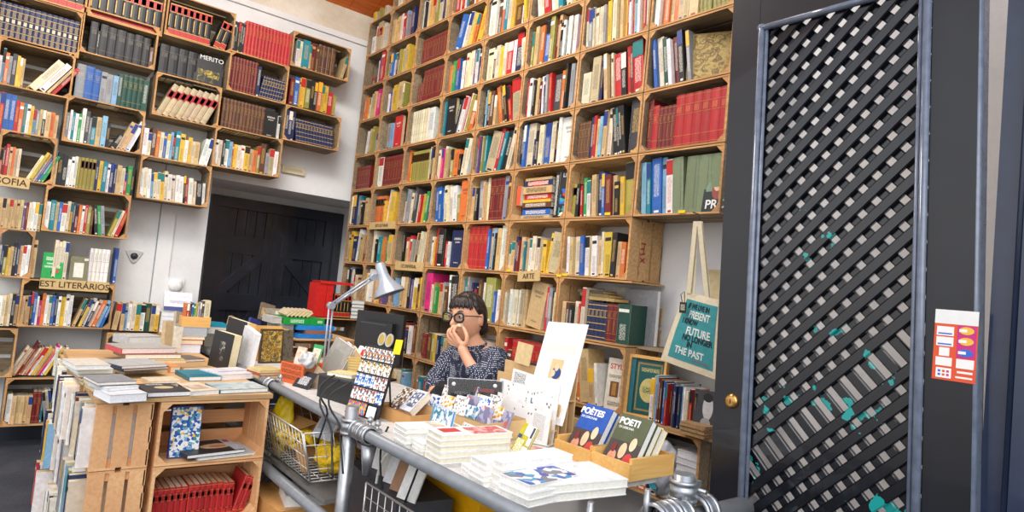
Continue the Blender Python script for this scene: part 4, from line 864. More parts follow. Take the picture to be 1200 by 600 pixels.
MB().tube([(XR+.02, CAM.y+2.16, ZR_-.06), (XR+.02, CAM.y+2.16, ZR_-.17)], [.03,.014], 10).build('clamp_bolt', M_GALV, ct)
for px, py, ax in ((805,572,'z'), (765,588,'x'), (830,590,'x')):
    pass
clamp(Vector((CAM.x+1.555, CAM.y+1.10, ZR_-.03)), 'x', .042); clamp(Vector((CAM.x+1.60, CAM.y+1.115, ZR_+.035)), 'z', .033); clamp(Vector((CAM.x+1.49, CAM.y+1.105, ZR_-.03)), 'x', .040); clamp(Vector((CAM.x+1.67, CAM.y+1.10, ZR_-.03)), 'x', .042)
clamp(Vector((XR+.08, CAM.y+1.10, ZR_-.075)), 'x', .036); clamp(Vector((XR+.16, CAM.y+1.10, ZR_-.075)), 'x', .036)
MB().tube([(CAM.x+1.46, CAM.y+1.13, ZR_-.05), (CAM.x+1.46, CAM.y+1.13, ZR_+.05)], .009, 8).build('clamp_bolt', M_GALV, ct)
MB().tube([(XR+.14, CAM.y+1.16, ZR_-.09), (XR+.14, CAM.y+1.16, ZR_+.03)], .009, 8).build('clamp_bolt', M_GALV, ct)

# ---------------------------------------------------------------- under the counter
def open_box(name, label, xf, w, d, h, flap=.09, mat=None):
    mat = mat or M_CARD; r_ = thing(name, label, 'box', xf); e = .004
    b = MB(); b.box(0,0,0,w,d,e); b.box(0,0,e,w,e,h); b.box(0,d-e,e,w,d,h); b.box(0,e,e,e,d-e,h); b.box(w-e,e,e,w,d-e,h); b.build('carton', mat, r_)
    for P in ([(0,0,h),(w,0,h),(w,-flap*.7,h+flap*.5),(0,-flap*.7,h+flap*.5)], [(0,0,h),(0,d,h),(-flap,d*.95,h-flap*.3),(-flap,.05*d,h-flap*.3)], [(w,d,h),(0,d,h),(.05*w,d+flap*.4,h+flap*.8),(w*.95,d+flap*.4,h+flap*.8)]):
        b = MB(); k = b.pts(P+[(x,y,z+.004) for x,y,z in P])
        for q in ((0,1,2,3),(7,6,5,4),(0,4,5,1),(1,5,6,2),(2,6,7,3),(3,7,4,0)): b.face([k+j for j in q])
        b.build('flap', mat, r_)
    return r_
zl = .47
sh = thing('lower_shelf', 'grey plank shelf low under the counter', 'shelf', None)
MB().box(XR+.035, CAM.y+2.52, zl-.02, CAM.x+1.50, CAM.y+4.5, zl).build('plank', plain('grey board', (120,118,116), .7), sh)
MB().tube([(CAM.x+1.49, CAM.y+2.52, zl-.05), (CAM.x+1.49, CAM.y+4.5, zl-.05)], .025, 12).build('rear_rail', M_GREYP, sh)
open_box('cardboard_box', 'open cardboard box with raised flaps under the counter', T(CAM.x+1.30, CAM.y+2.98, zl+.001) @ RZ(R(8)), .38, .40, .20)
open_box('cardboard_box', 'small crumpled cardboard box behind the steel post', T(CAM.x+1.34, CAM.y+2.52, zl+.001) @ RZ(R(-25)), .22, .2, .22, .05)
cb = tome('cardboard_box', 'large closed cardboard box on the floor beside the crate block', 'box', T(CAM.x+1.09, CAM.y+2.80, .0) @ RZ(R(3)), .33, .40, .34, (206,152,90), pages=(206,152,90))
MB().box(-.001, -.001, .25, .331, -.0005, .295).build('tape', plain('pale tape', (226,196,140), .3), cb)
tome('white_carton', 'small white carton lying on the large closed cardboard box', 'box', T(CAM.x+1.13, CAM.y+2.84, .341) @ RZ(R(-12)), .18, .2, .05, (226,226,224), pages=(226,226,224))
bn = thing('black_case', 'large black flat case standing under the counter', 'case', T(CAM.x+1.40, CAM.y+1.95, .0) @ RZ(R(82)))
MB().box(0, 0, 0, .55, .22, .62).build('shell', M_DARK, bn); MB().box(.01, -.004, .56, .54, .0, .58).build('rim', M_BLACK, bn); MB().tube([(.2,-.0,.50), (.2,-.03,.51), (.35,-.03,.51), (.35,-.0,.50)], .008, 8).build('handle', M_BLACK, bn)
for i in range(5):
    tome('envelope', 'white leaflet, %s of those standing on the black case' % ORD[i+1], 'leaflet', frame3(Vector((CAM.x+1.30-.02*i, CAM.y+2.40-.09*i, .621)), Vector((.25,-1,0)), Vector((.25+.05*i,.1,1))), .09, .12+.012*(i % 3), .006, [(232,232,230), (206,200,190), (224,226,228), (150,110,80), (214,214,210)][i], group='leaflets on the black case')
def blob(name, label, loc, s, mat, cat, seed, amp=.25):
    r = random.Random(seed); ph = [r.uniform(0, 6.3) for _ in range(6)]; b = MB()
    def fn(u, v):
        th = u*2*math.pi; p = v*math.pi; k = 1+amp*(math.sin(3*th+ph[0])*math.sin(2*p+ph[1])*.5+math.sin(5*th+ph[2]+4*p)*.3+math.sin(9*p+ph[3]+2*th)*.25)*math.sin(p)
        return (s[0]*k*math.sin(p)*math.cos(th), s[1]*k*math.sin(p)*math.sin(th), s[2]*k*math.cos(p))
    b.grid(lambda u, v: fn(u, v), 32, 20); o = b.build(name, mat); o.location = loc
    return tag(o, label, cat)
M_YB = plain('yellow plastic', (234,206,24), .4, noise=.12, scale=40, bump=.5)
blob('yellow_bag', 'bright yellow crumpled bag squeezed beside the crate block', (CAM.x+1.20, CAM.y+3.16, zl+.155), (.05, .07, .15), M_YB, 'bag', 3)
# wire basket with yellow netting
def wire_grid(b, O, U, V, nu, nv, r=.0022, rr=.004):
    for i in range(nu+1):
        p = O+U*(i/nu); b.tube([p, p+V], r if 0 < i < nu else rr, 5)
    for j in range(nv+1):
        p = O+V*(j/nv); b.tube([p, p+U], r if 0 < j < nv else rr, 5)
wb = thing('wire_basket', 'white wire basket hung on the lower counter tube', 'basket', None)
O = rel(1.14, 2.62, -.885); U = Vector((0, .56, .0)); V = Vector((-.06, 0, .21))
b = MB(); wire_grid(b, O, U, V, 14, 4); b.build('side', M_WIRE, wb)
b = MB(); wire_grid(b, O+Vector((.34,0,0)), U, Vector((.06,0,.21)), 14, 4); b.build('side', M_WIRE, wb)
b = MB(); wire_grid(b, O, Vector((.34,0,0)), V+Vector((0,-.02,0)), 8, 4); b.build('end', M_WIRE, wb)
b = MB(); wire_grid(b, O+U, Vector((.34,0,0)), V+Vector((0,.02,0)), 8, 4); b.build('end', M_WIRE, wb)
b = MB(); wire_grid(b, O, U, Vector((.34,0,0)), 14, 6); b.build('bottom', M_WIRE, wb)
M_NET = plain('yellow netting', (238,196,22), .6, noise=.2, scale=90, bump=.8)
b = MB(); pts = []
for i in range(60):
    a_ = i/60*6.28*2.0; rr_ = .055+.018*math.sin(i*1.7); pts.append((rr_*1.7*math.cos(a_), rr_*1.2*math.sin(a_), .03*math.sin(i*.9)+.02))
b.tube(pts, .017, 8); o = b.build('yellow_netting', M_NET); o.location = rel(1.25, 3.0, -.81); tag(o, 'tangled yellow netting coiled at the far end of the wire basket', 'netting')
blob('yellow_net_bag', 'yellow net bag bulging at the near end of the wire basket', rel(1.27, 2.68, -.80), (.085,.10,.075), M_NET, 'bag', 8)
tome('grey_leaflet_pack', 'grey printed sheet sticking out of the wire basket', 'paper', frame3(rel(1.20, 2.80, -.74), Vector((.0,-.9,.1)), Vector((.3,.25,.5))), .2, .2, .006, (176,180,186), art=[(.1,.2,.9,.8,((110,116,126),(176,180,186)))])
tome('wood_offcut', 'short wooden offcut lying in the wire basket', 'wood', frame3(rel(1.17, 2.72, -.875), Vector((.2,1,.25)), Vector((-.9,.2,.1))), .26, .03, .02, (214,166,112), pages=(214,166,112))
wg = thing('wire_rack', 'chromed wire rack front under the near half of the counter', 'rack', None)
b = MB(); wire_grid(b, rel(1.15, 1.2, -.95), Vector((.0,.95,-.0)), Vector((0,0,.2)), 19, 4); b.build('front_grid', M_WIRE, wg)
b = MB(); wire_grid(b, rel(1.15, 1.2, -.95), Vector((.0,.95,0)), Vector((.30,0,0)), 19, 5); b.build('bottom_grid', M_WIRE, wg)
yb_ = thing('yellow_bin', 'tall yellow plastic bin behind the black case under the counter', 'bin', T(CAM.x+1.455, CAM.y+1.86, 0))
b = MB(); b.box(0,0,0,.22,.38,.01); b.box(0,0,.01,.012,.38,.76); b.box(.208,0,.01,.22,.38,.76); b.box(.012,0,.01,.208,.012,.76); b.box(.012,.368,.01,.208,.38,.76); b.build('bin_wall', plain('amber plastic', (244,178,18), .35, noise=.05), yb_); MB().box(-.006,-.006,.75,.0,.386,.77).build('rim', plain('amber rim', (236,168,16), .35), yb_)
tb_ = blob('paper_bag', 'crumpled beige paper bag hanging in the wire rack', rel(1.26, 1.55, -.80), (.07,.11,.10), plain('beige paper', (206,186,158), .7, bump=.4, scale=30), 'bag', 12)
# cables falling from the counter
for i, (x0, y0, x1, y1, k) in enumerate(((392,440,372,520,-3), (398,445,390,560,4), (412,448,402,555,6), (455,500,452,600,2), (520,520,440,575,8), (505,505,470,600,-4))):
    A = atx(x0, y0, XR+.02 if i < 3 else XR+.08); B_ = atx(x1, y1, XR-.045 if i < 3 else XR+.1); pts = []
    for q in range(13):
        t_ = q/12; p = A.lerp(B_, t_); p += Vector((-.06*math.sin(math.pi*min(1, t_*1.6)) if i < 3 else -.02*math.sin(3.14*t_), .012*k*math.sin(math.pi*t_), .04*math.sin(math.pi*t_))); pts.append(p)
    lab = ['black cable falling nearest the black box end', 'black cable looping down in front of the front rail', 'black cable hanging just beside the steel post', 'thin black cable hanging straight before the black case', 'white cable sagging across the black case', 'thin black cable crossing the leaflets'][i]
    tag(MB().tube(pts, .004 if i != 4 else .005, 7).build('cable', M_WHITE if i == 4 else M_BLACK), lab, 'cable')
# ---------------------------------------------------------------- far end of the counter
def zs(z): return CAM.z+z
far = thing('desk_crate', 'wooden crate raising the book piles at the far end of the counter', 'crate', T(CAM.x+1.46, CAM.y+4.0, ZT))
crate_parts(far, .50, .40, .13, body=M_MID)
zf = ZT+.1305
tome('gilt_picture_book', 'ornate dark and gold picture book standing in a pine frame box', 'book', frame3(Z(304,426), Z(328,425.5)-Z(304,426), Vector((.01,.06,1))) @ T(0,0,-.022), .135, .20, .022, (70,58,40), art=[(.05,.05,.95,.95,art_material('dark gold print', [(50,42,34), (190,150,60), (80,66,46), (214,180,90), (60,50,40)], 26, 'NOISE'))], pages=(196,150,84))
wbx = thing('upright_pine_box', 'pine box standing on edge holding the ornate gold book', 'box', frame3(Z(294,423), Vector((1,.05,0)), Vector((-.05,1,0))))
MB().box(0,0,0,.012,.12,.215).build('side_board', M_PINE, wbx); MB().box(.012,.108,0,.21,.12,.20).build('back_board', M_PINE, wbx); MB().box(.012,0,0,.21,.108,.008).build('bottom_board', M_PINE, wbx); MB().box(.20,.0,.008,.212,.108,.19).build('side_board', M_PINE, wbx)
stand('marbled_book', 'dark marbled book standing right of the ornate gold book', 'book', Z(331,424), Z(343,423), .19, .03, (72,66,58), lean=R(6), art=[(0,0,1,1,art_material('marbled dark print', [(40,38,36), (120,112,96), (70,60,50)], 30, 'NOISE'))])
stand('brown_photo_book', 'brown photo book leaning on top of the pine frame box', 'book', Z(300,412)+Vector((.03,.12,.21)), Z(317,412)+Vector((.03,.12,.21)), .12, .02, (110,96,80), lean=R(20), tilt=R(14), art=[(.1,.1,.9,.7,art_material('brown photo print', [(60,50,44), (150,130,100), (196,170,110)], 20, 'NOISE'))])
zz = ZT
for i, (lab, c_, pg) in enumerate((('tan book lying lowest before the pine frame box', (196,172,120), (222,206,160)), ('red-edged book lying second before the pine frame box', (170,70,60), (224,200,160)), ('yellowed book lying third before the pine frame box', (206,186,130), (226,206,150)))):
    lie('lying_book', lab, 'book', (303+i,444-i*3.2), (331+i,443-i*3.2), zz, .14, .014, c_, group=CT, pages=pg); zz += .0145
yq = CAM.y+4.02
def AY(px, py, y=None): return aty(px, py, y or yq)
A = AY(334, 385); B_ = AY(381, 384); zg = zf
def put(name, lab, x, y, z, w, d, t, c, rz=0, cat='book', **kw): return tome(name, lab, cat, T(x, y, z) @ RZ(R(rz)), w, d, t, c, **kw)
X0 = AY(348,400).x
put('blue_book', 'bright blue large book lying at the far end of the counter', X0, yq, zf, .24, .2, .03, (30,120,200), 4, spine='bottom', pages=(30,120,200), group=CT)
put('brown_book', 'brown-spined book lying on the bright blue one', X0+.05, yq+.005, zf+.0305, .18, .18, .022, (150,96,70), 3, spine='bottom', pages=(150,110,80), group=CT)
put('blue_book', 'bright blue slipcase lying over the brown-spined book', X0+.0, yq+.01, zf+.053, .25, .2, .03, (34,128,206), 3, spine='bottom', pages=(34,128,206), group=CT)
put('grey_end_box', 'grey cloth box lying under the green one', X0-.1, yq+.04, zf+.001, .09, .2, .083, (150,150,150), 5, cat='box', pages=(150,150,150))
put('green_box', 'long bright green book box with white lettering lying on the far pile', X0-.085, yq+.03, zf+.0845, .27, .2, .042, (18,150,60), 2, cat='box', spine='bottom', pages=(18,150,60), art=[])
gtx = bpy.data.objects['green_box']
b = MB(); b.quad([(.04,-.0006,.010),(.13,-.0006,.010),(.13,-.0006,.032),(.04,-.0006,.032)], 2, lin((18,150,60)), lin((210,240,210)), [(0,0),(9,0),(9,2),(0,2)]); b.quad([(.22,-.0006,.012),(.255,-.0006,.012),(.255,-.0006,.03),(.22,-.0006,.03)], 2, lin((18,150,60)), lin((210,240,210)), [(3,0),(7,0),(7,2),(3,2)]); b.build('lettering', BOOKM, gtx)
put('grey_cloth_end', 'pale grey box end standing left of the green box', X0-.15, yq+.05, zf+.0845, .06, .18, .04, (190,188,182), 2, cat='box', pages=(190,188,182))
for i in range(6):
    tome('yellowed_book', 'yellowed book, %s of the leaning row on the green box' % ORD[i+1], 'book', frame3(Vector((X0-.06+.026*i, yq+.05, zf+.128)), Vector((.55,0,.45)), Vector((0,1,.1))), .05, .14, .018, (186,170,140), group='yellowed books on the green box', pages=(232,214,160), spine='left')
put('grey_flat_book', 'grey book lying flat behind the yellowed row', X0-.09, yq+.2, zf+.128, .2, .16, .03, (160,150,134), 3, group=CT)
# red and black volumes on crates next to the black doors
rx = rel(2.02, 4.95, 0).x; ry = CAM.y+4.95
for i in range(3):
    cr = thing('fruit_crate', 'wooden crate, %s up in the stack beside the black doors' % ORD[i+1], 'crate', T(rx, ry, i*.345), 'crates stacked beside the black doors'); crate_parts(cr, .44, .3, .34, body=M_OLD)
zr = 1.036
tome('red_slipcase', 'tall red slipcase standing on the crates beside the black doors', 'slipcase', frame3(Vector((rx+.02, ry+.02, zr)), Vector((1,0,0)), Vector((0,0,1))) @ T(0,0,-.16), .08, .265, .16, (206,34,30), pages=(206,34,30), spine='left')
tome('red_slipcase', 'second red slipcase standing just right of the tall one', 'slipcase', frame3(Vector((rx+.103, ry+.02, zr)), Vector((1,0,0)), Vector((0,0,1))) @ T(0,0,-.16), .055, .265, .16, (206,34,30), pages=(206,34,30), spine='left')
tome('red_flat_book', 'large red book lying across the top of the red slipcases', 'book', T(rx+.04, ry+.01, zr+.2655), .28, .18, .02, (210,36,30), pages=(150,30,28), spine='bottom')
for i in range(5):
    B = dict(c='q', w=.028, h=.19, d=.12, st='volume', seed=70+i); mb = MB(); book_geo(mb, B, None); o = mb.build('bound_volume', BOOKM); o.matrix_basis = T(rx+.165+.03*i, ry-.0, zr)
    tag(o, 'black and red volume, %s from left on the crates beside the doors' % ORD[i+1], 'bound volume', 'black-red volumes beside the doors')
# pack of grey striped volumes lying
for i in range(5):
    tome('striped_book', 'white and black striped magazine, %s up beside the red slipcases' % ORD[i+1], 'magazine', T(rx+.32, ry+.0, zr+i*.03) @ RZ(R(-4)), .11, .18, .028, (60,60,62) if i % 2 else (190,190,188), group='striped magazines beside the doors', pages=(226,226,222))
# ---------------------------------------------------------------- anglepoise lamp
M_LAMP = plain('silver grey lamp enamel', (170,178,190), .35, .35, noise=.06)
lp = thing('desk_lamp', 'silver jointed desk lamp clamped behind the books', 'lamp', None)
yl = CAM.y+3.62
J0 = aty(390, 398, yl); J0.z = ZT; J1 = aty(388, 358, yl); J2 = aty(437, 325, CAM.y+3.5); J0.x = J1.x+.004
MB().lathe([(0,0),(.075,0),(.075,.015),(.03,.022),(.016,.05),(0,.05)], 24, xf=Tv(J0)).build('base', M_LAMP, lp)
b = MB()
for s in (-1, 1): b.tube([J0+Vector((s*.011,0,.04)), J1+Vector((s*.011,0,0))], .006, 8)
b.build('lower_arm', M_LAMP, lp)
b = MB()
for s in (-1, 1): b.tube([J1+Vector((0,0,s*.011)), J2+Vector((0,0,s*.011))], .006, 8)
b.tube([J1.lerp(J2,.1)+Vector((0,-.012,0)), J1.lerp(J2,.45)+Vector((0,-.012,0))], .007, 8)
b.build('upper_arm', M_LAMP, lp)
for J in (J1, J2):
    MB().tube([J+Vector((0,-.02,0)), J+Vector((0,.02,0))], .021, 14).build('joint', M_LAMP, lp)
dv = (Vector((.30, -.30, -.9))).normalized(); ax_ = dv
S0 = aty(449, 322, CAM.y+3.46)
qm = dv.to_track_quat('Z', 'Y').to_matrix().to_4x4()
MB().lathe([(0,-.075),(.022,-.073),(.03,-.06),(.032,.0),(.036,.02),(.05,.05),(.075,.085),(.092,.115),(.095,.122),(.091,.122),(.07,.083),(.045,.05),(.028,.02),(0,.018)], 32, xf=Tv(S0) @ qm).build('lamp_shade', M_LAMP, lp)
MB().tube([J2, S0-dv*.03], .008, 8).build('neck', M_LAMP, lp)
bb = MB(); bb.lathe([(0,.02),(.014,.022),(.016,.045),(.028,.07),(.030,.085),(.02,.105),(0,.112)], 16, xf=Tv(S0) @ qm); bb.build('bulb', plain('frosted bulb', (240,240,236), .3), lp)
# ---------------------------------------------------------------- monitor seen from behind
A = aty(414, 412, CAM.y+3.42); A.z = ZT+.10
P1 = aty(469, 413, CAM.y+3.10)
u = Vector((P1.x-A.x, P1.y-A.y, 0)); wm = u.length
mon = thing('computer_monitor', 'black computer monitor seen from behind on the counter', 'monitor', frame3(A, u, Vector((0,0,1))))
MB().box(0, 0, -.025, wm, .27, 0).build('casing', M_BLACK, mon)
b = MB(); b.box(.05, .03, 0, wm-.05, .22, .03); b.build('back_bulge', M_BLACK, mon)
b = MB(); b.box(.06, .205, .0305, wm-.09, .212, .0312); b.build('vent_slot', M_DARK, mon)
MB().box(wm/2-.03, -.10, -.01, wm/2+.03, .05, .012).build('neck', M_BLACK, mon); b = MB(); b.box(wm/2-.1, -.10, -.08, wm/2+.1, -.088, .09); b.build('foot', M_BLACK, mon)
# ---------------------------------------------------------------- basket, leaning books, black box
ob = thing('orange_basket', 'orange woven basket with white lettering holding leaflets and wrapped paper', 'basket', frame3(Z(327,446), Z(353,453)-Z(327,446), Vector((.4,1,0))))
M_OB = plain('orange weave', (222,104,52), .7, noise=.15, scale=60, bump=.4); wO = (Z(353,453)-Z(327,446)).length
for n_, q in (('front_side', (0,0,0,wO,.006,.10)), ('back_side', (0,.11,0,wO,.116,.11)), ('end_side', (0,.006,0,.006,.11,.10)), ('end_side', (wO-.006,.006,0,wO,.11,.10)), ('bottom', (.006,.006,0,wO-.006,.11,.006))): MB().box(*q).build(n_, M_OB if n_ != 'end_side' else plain('brown weave', (150,88,48), .7, bump=.4, scale=60), ob)
b = MB()
for r_ in range(3): b.quad([(.01,-.0006,.02+r_*.027),(wO-.01,-.0006,.02+r_*.027),(wO-.01,-.0006,.04+r_*.027),(.01,-.0006,.04+r_*.027)], 2, lin((222,104,52)), lin((90,36,20)), [(r_*3,0),(wO*80+r_*3,0),(wO*80+r_*3,1.8),(r_*3,1.8)])
b.build('lettering', BOOKM, ob)
mO = ob.matrix_basis
for i, (c_, x_, h_) in enumerate((((214,190,170), .01, .17), ((236,236,232), .05, .15), ((40,160,90), .08, .19))):
    tome('booklet', ['pink photo booklet', 'white booklet', 'green booklet'][i]+' standing in the orange basket', 'booklet', mO @ frame3(Vector((x_, .05+.02*i, .007)), Vector((1,0,0)), Vector((0,.25,1))), .07, h_, .006, c_, group='booklets in the orange basket', art=[(.1,.3,.9,.9,art_material('booklet photo %d' % i, [(200,90,80), (236,226,210), (180,140,90), c_], 16, 'NOISE'))])
pl = blob('plastic_bag', 'crumpled translucent plastic bag bulging out of the orange basket', mO @ Vector((wO*.85, .04, .115)), (.04,.04,.042), plain('milky plastic', (186,188,190), .25, bump=.8, scale=18), 'bag', 21, .4)
u = (Z(388,452)-Z(362,445)); 
stand('large_grey_book', 'large grey book leaning sideways behind the black box', 'book', Z(366,446), Z(388,450), .26, .024, (160,156,148), lean=R(8), tilt=R(22), pages=(242,242,242), spine='left', art=[(.2,.2,.8,.8,((140,136,128),(160,156,148)))])
stand('leaning_book', 'slim white book leaning right of the large grey one', 'book', Z(382,446), Z(394,449), .24, .012, (236,236,236), lean=R(8), tilt=R(24), pages=(245,245,245))
stand('leaning_book', 'tan book leaning between white ones behind the black box', 'book', Z(388,447), Z(402,451), .23, .02, (190,164,118), lean=R(9), tilt=R(26), pages=(226,214,186))
stand('leaning_book', 'white book with a red corner leaning nearest the monitor', 'book', Z(396,449), Z(411,453), .235, .02, (240,240,240), lean=R(9), tilt=R(26), art=[(.3,.8,1,1,(204,40,44)), (.0,.0,1,.04,(204,40,44))], pages=(244,244,244))
for i in range(5):
    tome('small_yellow_book', 'small yellowed book, %s up in the pile on the black box' % ORD[i+1], 'book', Tv(Z(399,462)+Vector((.03,.02,.105+.0125*i))) @ RZ(R(-40+5*i)), .085, .06, .012, (206,172,96), group='small books on the black box', pages=(230,206,140))
bb_ = thing('black_box', 'matt black box on the counter edge with cables running over it', 'box', frame3(Z(371,464), Z(416,478)-Z(371,464), Vector((.6,.6,0))))
wB = (Z(416,478)-Z(371,464)).length
MB().box(0,0,0,wB,.12,.095).build('body', M_BLACK, bb_); MB().box(-.002,-.002,.095,wB+.002,.122,.104).build('lid', M_DARK, bb_)
tome('white_paperback', 'cream paperback lying on the black box before the leaning books', 'book', bb_.matrix_basis @ T(.06,.0,.1045) @ RZ(R(20)), .13, .1, .016, (222,206,150), pages=(244,244,240))
# small things left of the black box
stand('black_card', 'small black card with white print leaning on the orange basket', 'card', Z(342,452), Z(360,457), .09, .004, (36,36,40), lean=R(35), art=[(.2,.2,.8,.7,((220,220,220),(36,36,40)))])
stand('brown_envelope', 'brown paper envelope leaning on the large grey book', 'envelope', Z(348,449), Z(370,456), .13, .01, (170,152,130), lean=R(28), tilt=R(15))
# ---------------------------------------------------------------- souvenir card rack
R0 = Z(405,483); R1 = Z(441,494)
ur = R1-R0; wR = ur.length; hR = .29
rk_up = Vector((.23,.10,1))
rk = thing('card_rack', 'black tilted rack of small souvenir cards on the counter edge', 'rack', frame3(R0, ur, rk_up))
MB().box(0,0,-.012,wR,hR,-.004).build('back_panel', M_BLACK, rk)
b = MB(); b.box(.02,0,-.11,.03,.008,-.012); b.box(wR-.03,0,-.11,wR-.02,.008,-.012); b.tube([(.025,.004,-.105), (.025,hR*.7,-.014)], .004, 6); b.tube([(wR-.025,.004,-.105), (wR-.025,hR*.7,-.014)], .004, 6); b.build('strut', M_BLACK, rk)
arts = [art_material('souvenir print a', [(240,238,232), (196,120,70), (90,70,60), (236,232,220), (60,120,150)], 130), art_material('souvenir print b', [(240,240,238), (240,240,238), (60,60,64), (214,166,60), (240,240,238)], 150),
        art_material('souvenir print c', [(34,90,180), (240,240,240), (60,140,210), (240,240,240)], 110), art_material('souvenir print d', [(242,242,240), (242,242,240), (214,90,80), (90,90,92), (242,242,240)], 150),
        art_material('souvenir print e', [(220,50,90), (240,190,40), (40,130,200), (240,110,50), (60,170,200)], 130)]
for r_ in range(5):
    MB().box(0, r_*.056, -.004, wR, r_*.056+.006, .006).build('ledge', M_BLACK, rk)
    n_ = 5; wc = wR/n_
    for i in range(n_):
        if r_ == 0 and i > 2: continue
        m_ = arts[[4,3,2,1,0][r_]] if not (r_ == 2 and i > 2) and not (r_ == 1 and i == 4) else (arts[3] if r_ == 2 else arts[2])
        o = MB().box(0, 0, 0, wc-.003, .049, .002).build('souvenir_card', m_); o.matrix_basis = rk.matrix_basis @ T(i*wc+.0015, r_*.056+.0065, .0)
        tag(o, 'small souvenir card, %s from left in the %s row up of the counter rack' % (ORD[i+1], ORD[r_+1]), 'card', 'souvenir cards in the rack')
MB().box(wR*.66,.004,.0,wR*.9,.05,.003).build('price_label', M_INK, rk)
tp = thing('coin_topper', 'pair of round gilt coin discs standing above the souvenir rack', 'sign', rk.matrix_basis @ T(wR*.42, hR+.002, -.008))
for i in range(2):
    b = MB(); b.prism([(.022*math.cos(k*.2618), .028*math.sin(k*.2618)) for k in range(24)], .005, xf=T(i*.046,.03,0)); b.build('coin', plain('pale nickel', (196,190,176), .35, .5), tp)
    b = MB(); b.prism([(.015*math.cos(k*.2618), .02*math.sin(k*.2618)) for k in range(24)], .006, xf=T(i*.046,.03,0)); b.build('coin_core', plain('gilt', (196,164,84), .35, .5), tp)
o = MB().box(0,0,0,.04,.06,.002).build('yellow_note', plain('yellow note', (236,214,20), .6, noise=.04)); o.matrix_basis = rk.matrix_basis @ T(wR-.015, hR-.02, .001) @ RZ(R(4)); tag(o, 'yellow paper note stuck at the upper right of the souvenir rack', 'note')
# keyboard drawer and devices behind the rack
dv_ = thing('printer', 'low black printer behind the souvenir rack', 'printer', T(CAM.x+1.62, CAM.y+2.52, ZT) @ RZ(R(-40)))
MB().box(0,0,0,.30,.22,.07).build('body', M_BLACK, dv_); MB().box(.02,.03,.07,.28,.2,.095).build('lid', M_BLACK, dv_); MB().box(.04,-.05,.02,.26,0,.028).build('paper_tray', M_DARK, dv_)
tome('grey_tablet', 'grey paper pad lying on the dark case behind the card rack', 'pad', T(CAM.x+1.46, CAM.y+2.50, ZT+.0515) @ RZ(R(-35)), .16, .11, .008, (186,188,192))
dk = thing('dark_case', 'dark grey flat case lying between the rack and the cardboard tray', 'case', T(CAM.x+1.42, CAM.y+2.42, ZT) @ RZ(R(-35))); MB().box(0,0,0,.24,.18,.048).build('shell', M_DARK, dk); MB().box(.08,-.006,.015,.16,0,.03).build('clasp', M_BLACK, dk)
# ---------------------------------------------------------------- near half of the counter
tr = open_box('cardboard_tray', 'low cardboard tray of postcard books on the counter edge', frame3(Z(441,487), Z(480,503)-Z(441,487), Vector((.9,.5,0))), (Z(480,503)-Z(441,487)).length, .16, .05, .0)
tm = tr.matrix_basis; A_ph = art_material('brown city photo print', [(70,60,52), (236,230,220), (150,110,80), (110,104,98), (220,214,204)], 110)
tome('postcard_book', 'postcard book with brown city photos leaning in the cardboard tray', 'book', tm @ frame3(Vector((.01,.05,.03)), Vector((1,0,0)), Vector((0,.8,.75))), .10, .11, .014, (230,228,222), art=[(0,0,1,1,A_ph)])
tome('postcard_book', 'grey and white postcard book behind the brown one in the tray', 'book', tm @ frame3(Vector((.115,.05,.03)), Vector((1,0,0)), Vector((0,.8,.72))), .075, .11, .03, (206,210,216), art=[(.1,.2,.9,.9,art_material('grey city photo print', [(150,150,152), (236,236,236), (60,90,150), (110,104,98)], 110))])
def pile(n, pA, pB, depth, t, c, lab, pages=(240,238,228), z=None, grp='white paperbacks piled on the counter', top=None):
    zz = ZT if z is None else z
    for i in range(n):
        A_, B2 = atz(pA[0], pA[1], ZT), atz(pB[0], pB[1], ZT); u_ = B2-A_; j = Vector((rng.uniform(-.004,.004), rng.uniform(-.004,.004), zz-ZT))
        v_ = Vector((0,0,1)).cross(u_)
        tome('paperback', lab % ORD[i+1], 'paperback', frame3(A_+j, u_, v_) @ RZ(rng.uniform(-.02,.02)), u_.length, depth, t, c, group=grp, pages=pages, art=(top or []) if i == n-1 else [])
        zz += t+.0005
    return zz
pile(4, (460,518), (474,527), .22, .017, (240,240,238), 'white paperback, %s up in the far pile by the tray', top=[(.1,.5,.9,.95,art_material('ochre photo print', [(180,150,110), (236,226,206), (150,120,90)], 12, 'NOISE'))])
pile(3, (482,527), (494,534), .2, .012, (240,240,236), 'cream paperback, %s up in the low pile between two tall ones', z=ZT)
pile(5, (497,535), (514,545), .27, .018, (242,242,240), 'white paperback, %s up in the middle pile with red covers', pages=(236,230,208), top=[(.1,.1,.6,.35,(206,60,60)), (.1,.45,.95,.95,art_material('red white print', [(240,238,234), (206,60,60), (240,238,234)], 14, 'NOISE'))])
pile(2, (540,553), (559,566), .20, .014, (240,240,240), 'white paperback, %s up in the pile beside the olive book')
pile(4, (565,566), (586,577), .28, .02, (244,244,243), 'white paperback, %s up in the tall front pile')
pile(4, (548,562), (566,572), .24, .017, (243,243,242), 'white paperback, %s up in the pile behind the tall front one')
pile(3, (628,563), (668,556), .12, .010, (244,244,243), 'white booklet, %s up in the thin pile by the pine boxes', grp='white booklets by the pine boxes')
zp = pile(3, (583,580), (618,596), .21, .019, (240,241,243), 'white paperback, %s up under the blue tile cover', top=[(.02,.02,.98,.98,art_material('blue tile lattice print', [(40,90,180), (240,240,240), (60,150,190), (120,120,130), (60,70,170), (240,240,240)], 42))])
pile(2, (622,592), (733,580), .19, .024, (243,243,242), 'large white book, %s up at the near end of the counter', grp='large white books at the counter end', top=[(.4,.45,.62,.5,((130,130,130),(243,243,242)))])
